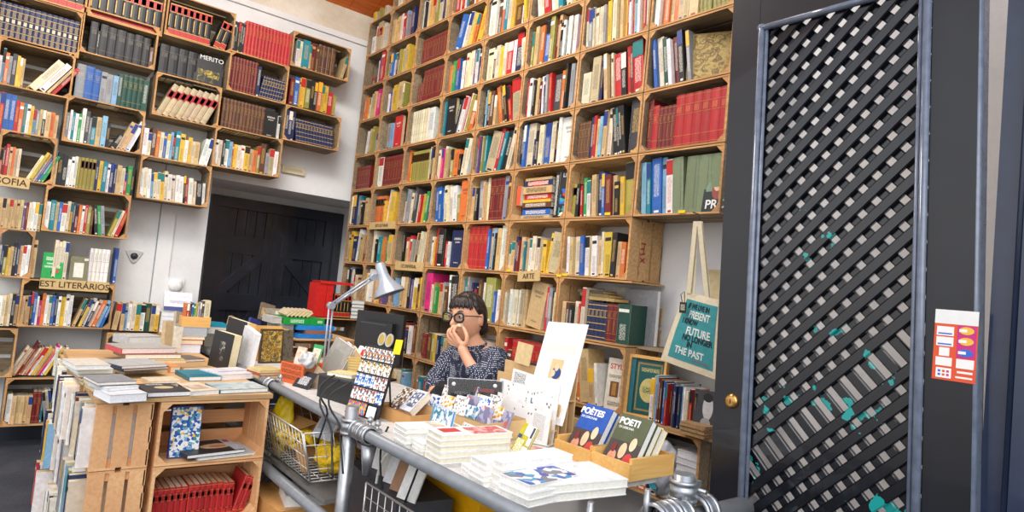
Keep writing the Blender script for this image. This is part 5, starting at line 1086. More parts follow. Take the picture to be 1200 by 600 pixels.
lie('city_photo_book', 'white book with a red and brown street photo lying by the kraft stand', 'book', (590,541), (640,533), ZT, .12, .018, (238,236,232), art=[(.05,.1,1,1,art_material('street photo print', [(170,120,90), (226,200,170), (196,60,50), (120,96,76)], 12, 'NOISE'))])
lie('city_photo_book', 'white book with an olive street photo lying before the pine boxes', 'book', (618,552), (672,541), ZT, .13, .012, (238,236,232), art=[(.05,.1,1,1,art_material('olive photo print', [(130,120,90), (200,186,150), (90,86,66)], 12, 'NOISE'))])
stand('olive_zine', 'olive and white lettered book leaning upright among the white piles', 'book', Z(593,537), Z(610,541), .135, .022, (190,176,34), lean=R(22), tilt=R(14), pages=(238,230,196), art=[(.0,.0,.4,.25,(238,238,236)), (.62,.0,1,.45,(238,238,236)), (.35,.72,.75,1,(238,238,236)), (.75,.5,1,1,(238,238,236)), (.8,.7,.95,.98,(60,64,74)), (.05,.55,.3,.7,(60,70,110)), (.1,.05,.6,.6,((240,240,220),(190,176,34)))])
# postcard tray
pt = open_box('postcard_box', 'wide kraft box full of postcards before the black chalk sign', frame3(Z(488,492), Z(566,520)-Z(488,492), Vector((.85,.6,0))), (Z(566,520)-Z(488,492)).length, .22, .07, 0, M_KRAFT)
pm = pt.matrix_basis; wP = (Z(566,520)-Z(488,492)).length
carts = [art_material('blue floral card print', [(244,244,246), (40,90,190), (244,244,246), (244,244,246), (120,160,220), (244,244,246), (244,244,246)], 110), art_material('ink sketch card print', [(242,241,238), (242,241,238), (150,140,130), (242,241,238)], 140), art_material('grey lilac card print', [(150,150,180), (120,122,156), (200,196,206), (170,168,190), (196,100,90)], 40),
         art_material('yellow flower card print', [(236,206,80), (240,238,230), (220,130,80), (240,238,230), (240,238,230)], 120), art_material('pale blue map card print', [(200,214,230), (150,170,200), (236,240,244), (60,130,150)], 80)]
for i in range(14):
    cx_ = .012+(i % 5)*(wP-.03)/5; ry_ = .03+.055*(i//5); hh = .105+.012*(i % 3)+.012*(i//5)
    o = MB().box(0,0,0,(wP-.05)/5,hh,.0035).build('postcard', carts[(i*3+i//5) % 5]); o.matrix_basis = pm @ frame3(Vector((cx_, ry_, .006)), Vector((1,.03*(i % 3-1),.02*(i % 2))), Vector((0,.32,1)))
    tag(o, 'postcard standing %s from left in the %s row of the kraft box' % (ORD[i % 5+1], ORD[i//5+1]), 'postcard', 'postcards in the kraft box')
stand('map_card_book', 'pale blue drawn card book standing before the postcard box', 'book', Z(499,512), Z(521,524), .125, .012, (206,218,232), lean=R(10), art=[(.03,.03,.97,.97,carts[4]), (.0,.0,.08,1,(60,150,190))], pages=(60,150,200))
stand('sketch_card', 'white ink sketch card leaning before the postcards', 'card', Z(530,519), Z(551,529), .085, .004, (240,240,238), lean=R(30), art=[(.05,.05,.95,.95,carts[1])])
stand('lilac_card', 'large lilac grey picture card at the near end of the postcard box', 'card', Z(556,508), Z(588,520), .12, .004, (150,150,180), lean=R(22), art=[(.02,.02,.95,.98,carts[2])])
o = stand('flower_card', 'small yellow flower card in a clear sleeve beside the white prints', 'card', Z(568,492), Z(581,495), .10, .004, (236,226,200), lean=R(6), art=[(.08,.1,.92,.75,carts[3])])
# black chalk sign in an acrylic stand
sg = thing('chalk_sign', 'black printed sign in a clear acrylic stand before the woman', 'sign', frame3(rel(1.50,2.20,-.57)+Vector((0,0,.0)), Vector((.92,-.38,0)), Vector((.05,.1,1))))
wS = .235; hS = .185
M_AC, nt_, b_ = newmat('clear acrylic'); b_.inputs['Transmission Weight'].default_value = 1; b_.inputs['Roughness'].default_value = .03; b_.inputs['IOR'].default_value = 1.45
MB().box(0,0,0,wS,hS,.004).build('acrylic_front', M_AC, sg); MB().box(0,0,-.07,wS,.004,0).build('acrylic_foot', M_AC, sg)
MB().box(.004,.004,-.002,wS-.004,hS-.004,-.0005).build('printed_sheet', plain('black print', (36,37,40), .4), sg)
b = MB()
for x0,y0,x1,y1 in ((.13,.66,.42,.72),(.2,.52,.85,.62),(.55,.34,.9,.48),(.1,.2,.4,.4),(.1,.08,.5,.16),(.3,.42,.52,.5)):
    b.quad([(x0*wS,y0*hS,-.0003),(x1*wS,y0*hS,-.0003),(x1*wS,y1*hS,-.0003),(x0*wS,y1*hS,-.0003)], 2, lin((36,37,40)), lin((150,150,148)), [(x0*9,0),(x0*9+(x1-x0)*16,0),(x0*9+(x1-x0)*16,(y1-y0)*10),(x0*9,(y1-y0)*10)])
b.quad([(.48*wS,.74*hS,-.0003),(.85*wS,.72*hS,-.0003),(.85*wS,.80*hS,-.0003),(.48*wS,.82*hS,-.0003)], 0, lin((176,34,50))); b.build('printed_lines', BOOKM, sg)
for fx in (.1,.85): MB().lathe([(0,0),(.008,0),(.008,.006),(0,.008)], 12, xf=T(fx*wS,hS*.88,.004)).build('stand_off', M_WHITE, sg)
b = MB(); b.box(-.002,0,-.001,0,hS,.006); b.box(wS,0,-.001,wS+.002,hS,.006); b.box(0,hS,-.001,wS,hS+.002,.006); b.build('acrylic_edge', plain('bright acrylic edge', (220,224,228), .2), sg)
# kraft stand with white prints, facing the street side
def sheet(name, label, px0, px1, x, h, mat_c, lean, below=.0, art=(), t=.003):
    A_, B2 = atx(px0[0], px0[1], x), atx(px1[0], px1[1], x)     # far top corner, near top corner
    u_ = B2-A_; v_ = Vector((lean,0,1)); m_ = frame3(A_-v_.normalized()*h, u_, v_)
    return tome(name, label, 'print', m_ @ T(0,0,-t), u_.length, h, t, mat_c, spine=None, art=list(art), pages=(240,240,238))
ks = thing('print_stand', 'stepped kraft board stand holding the white prints', 'stand', None)
xs = [CAM.x+1.70, CAM.x+1.74, CAM.x+1.78]
yn = CAM.y+1.79; yfar = CAM.y+2.24
for i, (x_, h_) in enumerate(zip(xs, (.095, .15, .21))): MB().box(x_, yn, ZT, x_+.006, yfar, ZT+h_).build('step_board', M_KRAFT, ks)
for h_, i in ((.05,0),(.105,1),(.16,2)): MB().box(xs[i]+.006, yn, ZT+h_, xs[min(2,i)]+.036, yfar, ZT+h_+.006).build('step_shelf', M_KRAFT, ks)
b = MB(); b.box(xs[2]+.036, yn, ZT, xs[2]+.042, yfar, ZT+.26); b.build('back_board', M_KRAFT, ks)
A_dot = art_material('speckled white print', [(240,240,239)]*9*3+[(120,120,122)], 130)
sheet('white_print', 'lowest white print with small dark dots on the kraft stand', (583,459), (646,481), xs[0]-.012, .135, (240,240,239), .06, art=[(.05,.1,.95,.9,A_dot), (.72,.1,.92,.8,((190,190,190),(240,240,239)))])
sheet('white_print', 'middle white print on the kraft stand', (586,443), (655,462), xs[1]-.012, .19, (241,241,240), .06, art=[(.05,.4,.95,.95,A_dot), (.58,.55,.6,.78,(80,120,150))])
sheet('white_print', 'upper left white print with a grey sketch on the kraft stand', (600,431), (655,449), xs[2]-.02, .2, (242,242,241), .06, art=[(.05,.55,.3,.95,((110,110,112),(242,242,241)))])
big = sheet('tall_white_print', 'tall white print with a small blue sitting figure leaning on the kraft stand', (646,377), (693,381), CAM.x+1.84, .40, (243,243,242), .28, art=[(.1,.68,.9,.78,((226,222,180),(243,243,242))), (.36,.42,.66,.62,(222,190,140)), (.42,.42,.66,.54,'oval',(40,70,130)), (.40,.44,.52,.51,'oval',(226,200,170)), (.48,.5,.58,.58,'oval',(226,200,170))])
tome('kraft_card', 'small blank kraft card standing behind the white prints', 'card', frame3(atx(603,424,xs[2]+.02), atx(624,431,xs[2]+.02)-atx(603,424,xs[2]+.02), Vector((.1,0,1))), .1, .09, .003, (216,190,140))
# pine boxes with the POETI and POETES books
def poet(name, label, TL, TR, BL, BR, cols, title, sub, tcol):
    zb0 = ZT+.012; A_ = Z(BL[0], BL[1], zb0); B2 = Z(BR[0], BR[1], zb0); u_ = Vector((0,-1,0))*(abs(B2.y-A_.y)); w_ = max(.13, (B2-A_).length)
    v_ = Vector((.52,0,.85)); m_ = frame3(A_, Vector((0.02,-1,0)), v_); h_ = .20
    bg, low, pal = cols
    r_ = tome('poetry_book', label, 'book', m_ @ T(0,0,-.03), w_, h_, .03, bg, pages=(244,244,242), art=[(0,0,1,.52,low), (.12,.08,.38,.34,'oval',(214,150,120)), (.40,.22,.62,.5,'oval',(230,190,150)), (.62,.06,.9,.34,'oval',(200,60,56)), (.3,.02,.75,.2,'oval',(236,214,190)), (.36,.05,.7,.17,'oval',pal), (.66,.38,.86,.62,'oval',(236,200,166)), (.14,.3,.3,.46,'oval',(120,40,40))])
    text('title', title, .032, tcol, r_, T(w_*.36, h_*.86, .0305), bold=.0012); text('subtitle', sub, .012, tcol, r_, T(w_*.33, h_*.75, .0305))
    for i in range(2):
        tome('poetry_book', label.replace('front', ORD[i+2]), 'book', m_ @ T(.002*(i+1), .004*(i+1), -.03-.031*(i+1)), w_, h_*.98, .03, bg if i == 0 else (232,214,160), pages=(244,240,226))
    bx_ = thing('pine_box', 'pine book box holding the %s books' % sub.split()[-1], 'box', None) if False else thing('pine_box', name, 'box', Tv(A_) @ T(-.02,-w_-.02,-.012))
    W_, D_ = .23, w_+.045
    MB().box(0,0,0,.012,D_,.055).build('front_board', M_PINE, bx_); MB().box(W_-.012,0,0,W_,D_,.07).build('back_board', M_PINE, bx_); MB().box(.012,0,0,W_-.012,.012,.07).build('side_board', M_PINE, bx_); MB().box(.012,D_-.012,0,W_-.012,D_,.07).build('side_board', M_PINE, bx_); MB().box(.012,.012,0,W_-.012,D_-.012,.008).build('bottom_board', M_PINE, bx_)
poet('pine box holding the blue and brown poetry books', 'front blue and brown poetry book titled POÈTES', (690,484), (715,494), (659,530), (690,539), ((26,82,170), (70,58,54), (70,60,50)), 'POÈTES', 'DE LISBONNE', M_WHITE)
poet('pine box holding the olive green poetry books', 'front olive green poetry book titled POETI', (730,505), (761,515), (701,545), (731,557), ((78,88,60), (66,60,58), (60,70,90)), 'POETI', 'DI LISBONA', M_WHITE)

for i, (px_, py_, w_, d_, rz_, c_) in enumerate(((470,497,.16,.11,-58,(236,234,230)), (536,512,.15,.10,-30,(240,240,238)), (604,516,.14,.10,-65,(226,222,214)), (640,540,.15,.10,-50,(240,240,240)), (575,548,.14,.10,-62,(232,230,226)), (688,552,.12,.09,-80,(238,238,236)))):
    p_ = Z(px_, py_, ZT); o = tome('leaflet', ['white leaflet lying loose by the cardboard tray', 'white leaflet lying loose before the postcard box', 'pale leaflet lying loose by the olive lettered book', 'white leaflet lying between the two street photo books', 'pale leaflet lying beside the tall front pile', 'white leaflet lying before the pine boxes'][i], 'leaflet', Tv(p_+Vector((0,0,.0006+.0006*i))) @ RZ(R(rz_)), w_, d_, .0025, c_, pages=(240,240,238), art=[(.1,.2,.9,.8,((150,150,150),c_))])
# ================================================================== signs, covers shown outward, and the things on and by the side wall
M_SIGN = plain('varnished label wood', (206,176,120), .6, noise=.1, scale=30)
M_INKD = plain('dark painted letters', (64,44,34), .7)
def sign(name_label, s, p0, p1, y=None, x=None, size=None, h=None):
    """board between two photo corners (upper left, lower right) on a plane y = const or x = const"""
    if y is not None: A, B_ = aty(p0[0], p0[1], y), aty(p1[0], p1[1], y); w = B_.x-A.x; org = Vector((A.x, y, min(A.z, B_.z))); u = Vector((1,0,0))
    else: A, B_ = atx(p0[0], p0[1], x), atx(p1[0], p1[1], x); w = A.y-B_.y; org = Vector((x, A.y, min(A.z, B_.z))); u = Vector((0,-1,0))
    h = h or abs(A.z-B_.z)
    t = thing('section_sign', name_label, 'sign', frame3(org, u, Vector((0,0,1))))
    MB().box(0,0,-.006,w,h,0).build('board', M_SIGN, t)
    text('lettering', s, size or h*.62, M_INKD, t, T(w/2, h*.47, .0004), bold=.0006)
    return t
sign('wooden section sign reading EST LITERÁRIOS on the lettered crate', 'EST LITERÁRIOS', (47,328), (127,343), y=YF-.007, h=.072, size=.058)
sign('wooden section sign ending in SOFIA hung under a door-wall crate', 'FILOSOFIA', (-38,209), (34,222), y=YF-.007, h=.072, size=.062)
sign('small section sign reading EST CULTURAIS on the second side-wall column', 'EST.CULTURAIS', (433,261.5), (462,268), x=-DD-.007, h=.062, size=.033)
sign('small section sign reading LIT UNIVERSAL on the third side-wall column', 'LIT.UNIVERSAL', (463,310.5), (495,318.5), x=-DD-.007, h=.070, size=.036)
sg_ = sign('small tilted section sign reading ARTE on the sixth side-wall column', 'ARTE', (607,322.5), (632,332), x=-DD-.007, h=.062, size=.045); sg_.matrix_basis = sg_.matrix_basis @ RZ(R(4))
# covers shown outward on the door wall
def facey(name, label, BL, BR, TL, y, t, col, lean=.12, z=None, **kw):
    A, B_, C_ = aty(BL[0], BL[1], y), aty(BR[0], BR[1], y), aty(TL[0], TL[1], y)
    if z is not None: A.z = B_.z = z
    return tome(name, label, 'book', frame3(A, Vector((B_.x-A.x,0,0)), Vector((0,lean,1))) @ T(0,0,-t), B_.x-A.x, C_.z-A.z, t, col, **kw)
zb5 = CELLS['b5'][2]+.005; zc10 = CELLS['c10'][2]+.001
mr_ = facey('flower_cover_book', 'black book with yellow flowers showing its cover in a door-wall gap', (226,98), (259,104), (228,64), YF+.02, .03, (34,34,36), z=zb5, art=[(.05,.05,.95,.14,art_material('yellow stripe print', [(226,190,50), (40,40,36)], 60)), (.12,.2,.9,.62,art_material('yellow flower print', [(34,34,36), (34,34,36), (120,110,40), (230,196,60)], 26, 'NOISE'))])
text('title', 'MERITO', .05, M_WHITE, mr_, T(.12, .24, .0306))
gb_ = facey('green_cover_book', 'bright green book showing its cover on the lettered crate', (47.5,326), (72,327), (50,295), YF+.02, .03, (16,160,70), z=zc10, art=[(.15,.7,.85,.84,((220,240,220),(16,160,70))), (.2,.55,.8,.62,((220,240,220),(16,160,70))), (.1,.42,.9,.5,((220,240,220),(16,160,70))), (.42,.18,.62,.34,'oval',(60,70,60)), (.68,.24,.82,.38,'oval',(206,70,50))])
facey('khaki_cover_book', 'khaki book with a white panel showing its cover on the lettered crate', (80,328), (102,329), (82,299.5), YF+.02, .025, (122,120,92), z=zc10, art=[(.22,.14,.74,.74,(226,224,212)), (.74,.84,.96,.94,(220,218,206))])
facey('label_cover_book', 'blue book with a white label showing behind small navy volumes', (341,164), (366,170), (345,137), YF+.16, .02, (30,50,92), z=CELLS['b12'][2]+.001, lean=.05, art=[(.1,.62,.9,.92,(216,220,226)), (.2,.70,.8,.84,((60,80,120),(216,220,226)))])
# covers shown outward on the side wall
def facex(name, label, BL, BR, x, h, t, col, z, yaw=0, lean=.1, tilt=0, **kw):
    A, B_ = atx(BL[0], BL[1], x), atx(BR[0], BR[1], x); A.z = z; w = A.y-B_.y
    u = Vector((math.sin(yaw), -math.cos(yaw), 0)); v = Vector((lean, math.sin(tilt), math.cos(tilt)))
    return tome(name, label, 'book', frame3(A, u, v) @ T(0,0,-t), w/math.cos(yaw), h, t, col, **kw)
zD, zF, zI = [CAM.z+ZB[k]*DX+.001 for k in 'DFI']
A_mb = art_material('gilt marbled print', [(150,122,70), (196,170,104), (110,88,54), (206,184,120)], 24, 'NOISE')
facex('marbled_art_book', 'large gilt marbled art book showing its cover at the end of a side-wall crate', (803,88), (843,80), -DD+.022, .262, .016, (168,142,92), zD, yaw=R(24), lean=.10, tilt=R(8), art=[(.04,.04,.97,.97,A_mb)], pages=(240,240,238))
facex('large_white_book', 'tall white book with small drawings right of the sage green volumes', (812,249), (846,247), -DD+.07, .285, .02, (226,224,216), zF, lean=.04, art=[(.45,.5,.6,.56,((120,118,112),(226,224,216))), (.05,.3,.12,.42,((120,118,112),(226,224,216)))])
pr = facex('pro_cover_book', 'dark photo book lettered PRO leaning against the tall white book', (821,249), (845,247), -DD+.015, .20, .02, (30,46,46), zF, lean=.12, tilt=R(-22), pages=(244,244,242), art=[(.1,.5,.9,.98,(120,150,124)), (.4,.3,.95,.8,'oval',(150,70,60)), (.45,.5,.85,.9,'oval',(226,190,160))])
text('title', 'PRO', .06, M_WHITE, pr, T(.075, .035, .0212), bold=.001)
for i, (px_, py_, lab) in enumerate(((712,250.5,'under the sage green volumes'), (799,248,'under the leaning dark photo book'), (655,323,'under the tan bindings beside ARTE'), (596,317,'under the white catalogue'), (662,322,'at the corner of the crate of slanted paperbacks'))):
    p = atx(px_, py_, -DD-.0035); o = MB().box(-.0015, -.02, -.007, 0, .02, .007).build('price_sticker', plain('yellow sticker', (246,206,20), .4, noise=.05)); o.location = p; tag(o, 'yellow price sticker on the shelf edge '+lab, 'sticker')
# the lying pile in the sixth column
y0, y1, z = rcell('F', 5); zz = z+.001; yl_ = y0-.075
for i, (c_, t_, nm) in enumerate((('b', .025, 'beige red-tagged book'), ('u', .036, 'bright blue book'), ('k', .008, 'thin black book'), ('m', .034, 'brown book'), ('y', .018, 'yellow book'), ('r', .036, 'red book'), ('t', .045, 'tan book'), ('n', .038, 'navy and red book'), ('t', .018, 'pale tan book'))):
    o = tome('lying_book', '%s, %s up in the lying pile in the sixth side-wall column' % (nm, ORD[i+1]), 'book', T(-DD+.03+.006*(i % 3), yl_-.006*(i % 2), zz) @ RB, .27-.01*(i % 3), .17, t_, PAL[c_], spine='bottom', group='lying pile in the side-wall crate', back=PAL[c_])
    bo = jit(L[c_], rng, .02); ink = lin((236,228,210)) if c_ in 'urnkm' else lin((70,50,40))
    if t_ > .02:
        b = MB(); 
        if c_ == 'n': b.quad([(.08,-.0006,.003),(.17,-.0006,.003),(.17,-.0006,t_-.003),(.08,-.0006,t_-.003)], 0, lin((200,40,50)))
        b.quad([(.03,-.0008,t_*.2),(.22,-.0008,t_*.2),(.22,-.0008,t_*.8),(.03,-.0008,t_*.8)], 2, lin((200,40,50)) if c_ == 'n' else L[c_], ink, [(i*5,0),(i*5+14,0),(i*5+14,1.8),(i*5,1.8)]); b.build('spine_lettering', BOOKM, o)
    zz += t_+.0005
o = tome('orange_booklet', 'small orange booklet standing left of the lying pile', 'booklet', frame3(Vector((-DD+.02, y0-.03, z+.09)), Vector((0,-1,0)), Vector((0,0,1))) @ T(0,0,-.1), .036, .125, .1, (232,96,60))
bkv = tome('black_slim_volume', 'black slim volume with white lettering standing right of the lying pile', 'book', frame3(Vector((-DD+.03, y0-.375, z+.001)), Vector((0,-1,0)), Vector((0,0,1))) @ T(0,0,-.16), .032, .28, .16, (28,28,30)); b = MB(); b.quad([(.006,.02,.1604),(.026,.02,.1604),(.026,.26,.1604),(.006,.26,.1604)], 2, lin((28,28,30)), lin((226,224,216)), [(0,0),(0,2),(20,2),(20,0)]); b.build('spine_lettering', BOOKM, bkv)
lf = tome('life_cover_book', 'black comic cover book with red and blue figures right of the lying pile', 'book', frame3(Vector((-DD+.03, y0-.409, z+.001)), Vector((.25,-1,0)), Vector((.03,0,1))) @ T(0,0,-.02), .088, .285, .02, (26,28,32), art=[(.1,.3,.9,.62,art_material('blue red comic print', [(26,28,32), (30,110,200), (206,60,40), (26,28,32), (60,160,170)], 40)), (.1,.05,.9,.26,art_material('teal cream comic print', [(26,28,32), (40,150,170), (230,224,190), (26,28,32)], 50))])
text('title', "LIFE", .034, M_WHITE, lf, T(.044, .258, .0206), bold=.0006, sx=.9)
st_ = facex('style_cover_book', 'cream art book titled STYLE showing its cover beside the green framed book', (707,477), (727,483), -DD+.03, .265, .03, (226,218,200), CAM.z+ZB['I']*DX+.001, lean=.05, tilt=R(6), yaw=R(12), art=[(.2,.25,.62,.55,(120,80,50)), (.3,.28,.5,.52,(176,130,70)), (.66,.28,.92,.5,(190,186,178)), (.1,.62,.9,.68,((90,84,78),(226,218,200))), (.15,.08,.9,.16,((90,84,78),(226,218,200)))])
text('title', 'STYLE', .038, plain('red title print', (200,50,46), .5), st_, T(.06, .222, .0306), bold=.0006, sx=.9)
# on and around the set of blue volumes
y0h, y1h, zh = rcell('H', 6)
for i in range(3):
    tome('thin_old_book', 'thin old book, %s up on top of the navy volumes' % ORD[i+1], 'book', T(-DD+.03, y0h-.17+.02*i, zh+.213+.018*i) @ RB @ RZ(R(2*i)), .24-.03*i, .12, .017, [(176,150,96), (120,104,66), (80,70,52)][i], group='thin old books on the navy volumes', pages=(226,190,120), spine='bottom')
def facew(name, label, TL, TR, x, z, t, col, **kw):
    A, B_ = atx(TL[0], TL[1], x), atx(TR[0], TR[1], x); w = A.y-B_.y; h = A.z-z; A.z = z
    return tome(name, label, 'book', frame3(A, Vector((0,-1,0)), Vector((.0,0,1))) @ T(0,0,-t), w, h, t, col, **kw)
facew('tall_red_book', 'tall red book standing behind the row of navy volumes', (660,344), (682,344), -DD+.19, zh+.001, .02, (206,34,40))
facew('tall_blue_book', 'tall blue book standing behind the navy volumes', (683,343.5), (712,344), -DD+.195, zh+.001, .018, (62,92,150))
hp = MB(); hp.box(-.20, y1h-.36, zh-.012, -.002, y1h+.0, zh); tag(hp.build('wall_shelf', M_OLD), 'short plank shelf on the wall behind the green framed book', 'shelf')
facew('large_grey_album', 'large grey album with a gilt stamp leaning on the white wall', (733,338), (771,341.5), -.12, zh+.001, .03, (140,142,146), art=[(.15,.72,.7,.86,((120,120,124),(140,142,146))), (.4,.42,.62,.52,(196,178,128))], pages=(240,240,240))
facew('beige_folder', 'beige printed folder standing behind the large grey album', (718,336), (737,337.5), -.07, zh+.001, .006, (214,206,190), art=[(.2,.6,.85,.8,((170,160,140),(214,206,190)))])
# open shelf with the green framed book and thin bright books
zI_ = CAM.z+ZB['I']*DX
yg0 = CAM.y+.855*DX
gs = MB(); gs.box(-DD, CAM.y+.643*DX, zI_-.012, -.004, yg0+.02, zI_); tag(gs.build('wall_shelf', M_MID), 'wooden shelf board under the thin bright books by the lattice door', 'shelf')
A = atx(736, 402, -DD+.02); A.z = zI_+.001
gf = thing('framed_book', 'green ornate book with a gilt oval in a pale wooden frame', 'book', frame3(Vector((-DD+.02, yg0+.005, zI_+.001)), Vector((.35,-1,0)), Vector((.06,0,1))))
wG, hG = .20, .305
for q in ((0,0,-.05,.016,hG,.0), (wG-.012,0,-.05,wG,hG,.0), (.016,hG-.016,-.05,wG-.012,hG,0), (.016,0,-.05,wG-.012,.012,0)): MB().box(*q).build('frame_side', M_PINE, gf)
b = MB(); b.box(.018,.014,-.045,wG-.014,hG-.02,-.012, 0, lin((22,84,86))); b.box(.018,.014,-.012,.04,hG-.02,-.006, 0, lin((40,110,120))); b.build('cover', BOOKM, gf)
for (x0_, y0_, x1_, y1_, c_, zz_) in ((.05,.03,wG-.022,hG-.035,(150,130,78),-.0115), (.058,.04,wG-.03,hG-.045,(24,92,90),-.011)): b = MB(); b.quad([(x0_,y0_,zz_),(x1_,y0_,zz_),(x1_,y1_,zz_),(x0_,y1_,zz_)], 0, lin(c_)); b.build('cover_print', BOOKM, gf)
b = MB(); b.quad([(.115+.045*math.cos(i*.2618), .135+.06*math.sin(i*.2618), -.0105) for i in range(24)], 0, lin((206,190,120))); b.quad([(.085,.12,-.010),(.145,.12,-.010),(.145,.15,-.010),(.085,.15,-.010)], 2, lin((206,190,120)), lin((40,90,70)), [(0,0),(6,0),(6,2),(0,2)]); b.quad([(.07,.225,-.0105),(.165,.225,-.0105),(.165,.245,-.0105),(.07,.245,-.0105)], 2, lin((24,92,90)), lin((206,190,120)), [(0,0),(8,0),(8,1.5),(0,1.5)]); b.build('gilt_oval', BOOKM, gf)
yb0 = CAM.y+.643*DX
tome('portrait_cover_book', 'grey book with a pale portrait at the near end of the thin bright books', 'book', frame3(Vector((-DD+.02, yb0+.135, zI_+.001)), Vector((.15,-1,0)), Vector((.05,0,1))) @ T(0,0,-.012), .125, .2, .012, (70,72,76), art=[(.35,.35,.75,.9,'oval',(206,206,206)), (.3,.1,.7,.4,'oval',(160,160,162)), (.35,.75,.72,.95,'oval',(40,40,42))])
bd = thing('card_bundle', 'bundle of rough brown cards lying at the end of the shelf by the door', 'bundle', T(-DD-.045, yb0+.155, zI_+.001) @ RB)
for i in range(9): MB().box(.004*(i % 2), .003*(i % 3), i*.006, .13+.003*(i % 2), .11+.004*(i % 3), i*.006+.005).build('card', plain('rough brown card %d' % i, (176-6*(i % 3),142-5*(i % 3),96), .85, noise=.2, scale=60), bd)
tome('red_book_by_door', 'red book standing at the end of the shelf behind the lattice door', 'book', T(-DD+.1, yb0+.0, zI_+.001) @ RB, .03, .15, .0, (200,40,40)) if False else None
# lower shelf by the door: plastic bag and white stacks
zJ = CAM.z+ZB['J']*DX
yJ0, yJ1, _ = rcell('J', 7)
pb2 = blob('plastic_bag', 'crumpled grey and teal plastic bag stuffed beside the white book stack', (-DD+.03, yJ1+.22, zJ+.135), (.06,.075,.13), plain('grey plastic film', (186,190,198), .3, bump=.8, scale=16), 'bag', 33, .35)
o = MB(); o.grid(lambda u, v: (-.062+.012*math.sin(u*9), -.03+.05*u+.012*math.sin(v*8), -.09+.16*v), 8, 12); o.build('teal_print', plain('teal film print', (30,150,170), .35), pb2)
for i in range(8):
    tome('white_book', 'white book, %s up in the stack at the door end of the low side-wall crate' % ORD[i+1], 'book', T(-DD+.012+.004*(i % 2), yJ1+.135, zJ+.001+i*.0305) @ RB @ RZ(R((i*37) % 5-2)), .115, .16, .030, (214,214,216), group='white books stacked by the lattice door', spine='top', pages=(222,222,224))
# ------------------------------------------------------------------ tote bag hanging from the crate row
xT = -DD-.012
Cn = dict(TL=(800,341), TR=(843,352), BR=(838,446), BL=(771,421))
P4 = {k: atx(v[0], v[1], xT) for k, v in Cn.items()}
def bil(u, v, dx=0): p = P4['BL'].lerp(P4['BR'], u).lerp(P4['TL'].lerp(P4['TR'], u), v); return Vector((p.x+dx, p.y, p.z))
tb2 = thing('tote_bag', 'cream cotton tote bag with a teal printed panel hanging beside the lattice door', 'bag', None)
M_COT = plain('cream cotton canvas', (226,214,184), .85, noise=.07, scale=60, bump=.15)
def cloth(side): return lambda u, v: tuple(bil(u, v, side*(.018*math.sin(math.pi*u)*math.sin(math.pi*(.15+.8*v))+.004*math.sin(7*u+3*v))+.02))
b = MB(); b.grid(cloth(-1), 20, 24); b.grid(cloth(1), 20, 24); b.build('bag_body', M_COT, tb2)
b = MB(); b.grid(lambda u, v: tuple(Vector(cloth(-1)(.12+.80*u, .09+.82*v))+Vector((-.0015,0,0))), 16, 20); b.build('teal_panel', plain('teal screen print', (62,150,156), .8, noise=.1, scale=40), tb2)
hk = atx(818, 254, xT); hk.z = CAM.z+ZB['F']*DX-.012
b = MB(); b.tube([hk+Vector((0,.03,.01)), hk+Vector((0,0,.0)), hk+Vector((0,-.012,-.025)), hk+Vector((0,0,-.036)), hk+Vector((0,.01,-.028))], .003, 7); tag(b.build('bag_hook', M_BLACK), 'thin dark wire hook under the shelf holding the cream bag', 'hook')
for s, ua, ub in ((-1, .12, .62), (1, .2, .66)):
    pa, pb_ = bil(ua, .985, .02+s*.004), bil(ub, .985, .02+s*.004); top = hk+Vector((s*.005,-.002,-.034)); pts = []
    for q in range(9):
        t_ = q/8; pts.append(pa.lerp(top+Vector((0,.010,0)), t_))
    for q in range(9):
        t_ = q/8; pts.append((top+Vector((0,-.010,0))).lerp(pb_, t_))
    b = MB(); w_ = .012
    for p in pts: k = b.pts([p+Vector((-.001,w_,0)), p+Vector((-.001,-w_,0)), p+Vector((.001,-w_,0)), p+Vector((.001,w_,0))])
    for i in range(len(pts)-1):
        for j in range(4): b.face([4*i+j, 4*i+(j+1) % 4, 4*i+4+(j+1) % 4, 4*i+4+j], sm=False)
    b.face([3,2,1,0]); b.face([4*len(pts)-4+j for j in range(4)]); b.build('handle', M_COT, tb2)
M_TX = plain('black screen print', (32,40,44), .8); M_TXW = plain('white screen print', (232,234,228), .8); M_TXR = plain('rust screen print', (120,84,76), .8)
def ttext(s, u0, v0, size, mat, sx=1):
    o_ = text('printed_words', s, size, mat, tb2, Matrix.Identity(4), depth=.0006, bold=.0012, align='LEFT', sx=1)
    W_ = (P4['BR']-P4['BL']).length; H_ = (P4['TL']-P4['BL']).length
    for vtx in o_.data.vertices:
        u_ = u0+vtx.co.x*sx/W_; v_ = v0+vtx.co.y/H_; p = Vector(cloth(-1)(min(1,u_), v_)); vtx.co = p+Vector((-.0024-vtx.co.z, 0, 0))
for s_, u0, v0, sz_, m_ in (('IF WE LIVE IN', .22, .83, .034, M_TX), ('PRESENT', .30, .72, .047, M_TXW), ('I KNOW', .2, .62, .034, M_TX), ('FUTURE', .34, .50, .052, M_TXW), ('NO LONGER', .30, .41, .038, M_TX), ('IN', .42, .325, .036, M_TX), ('THE PAST', .22, .215, .046, M_TXW)):
    ttext(s_, u0, v0, sz_, m_, .86)
b = MB(); 
for i in range(1): b.quad([Vector(cloth(-1)(.2,.125))+Vector((-.0022,0,0)), Vector(cloth(-1)(.85,.125))+Vector((-.0022,0,0)), Vector(cloth(-1)(.85,.15))+Vector((-.0022,0,0)), Vector(cloth(-1)(.2,.15))+Vector((-.0022,0,0))], 2, lin((62,150,156)), lin((150,70,70)), [(0,0),(24,0),(24,1.2),(0,1.2)])
b.build('small_print', BOOKM, tb2)
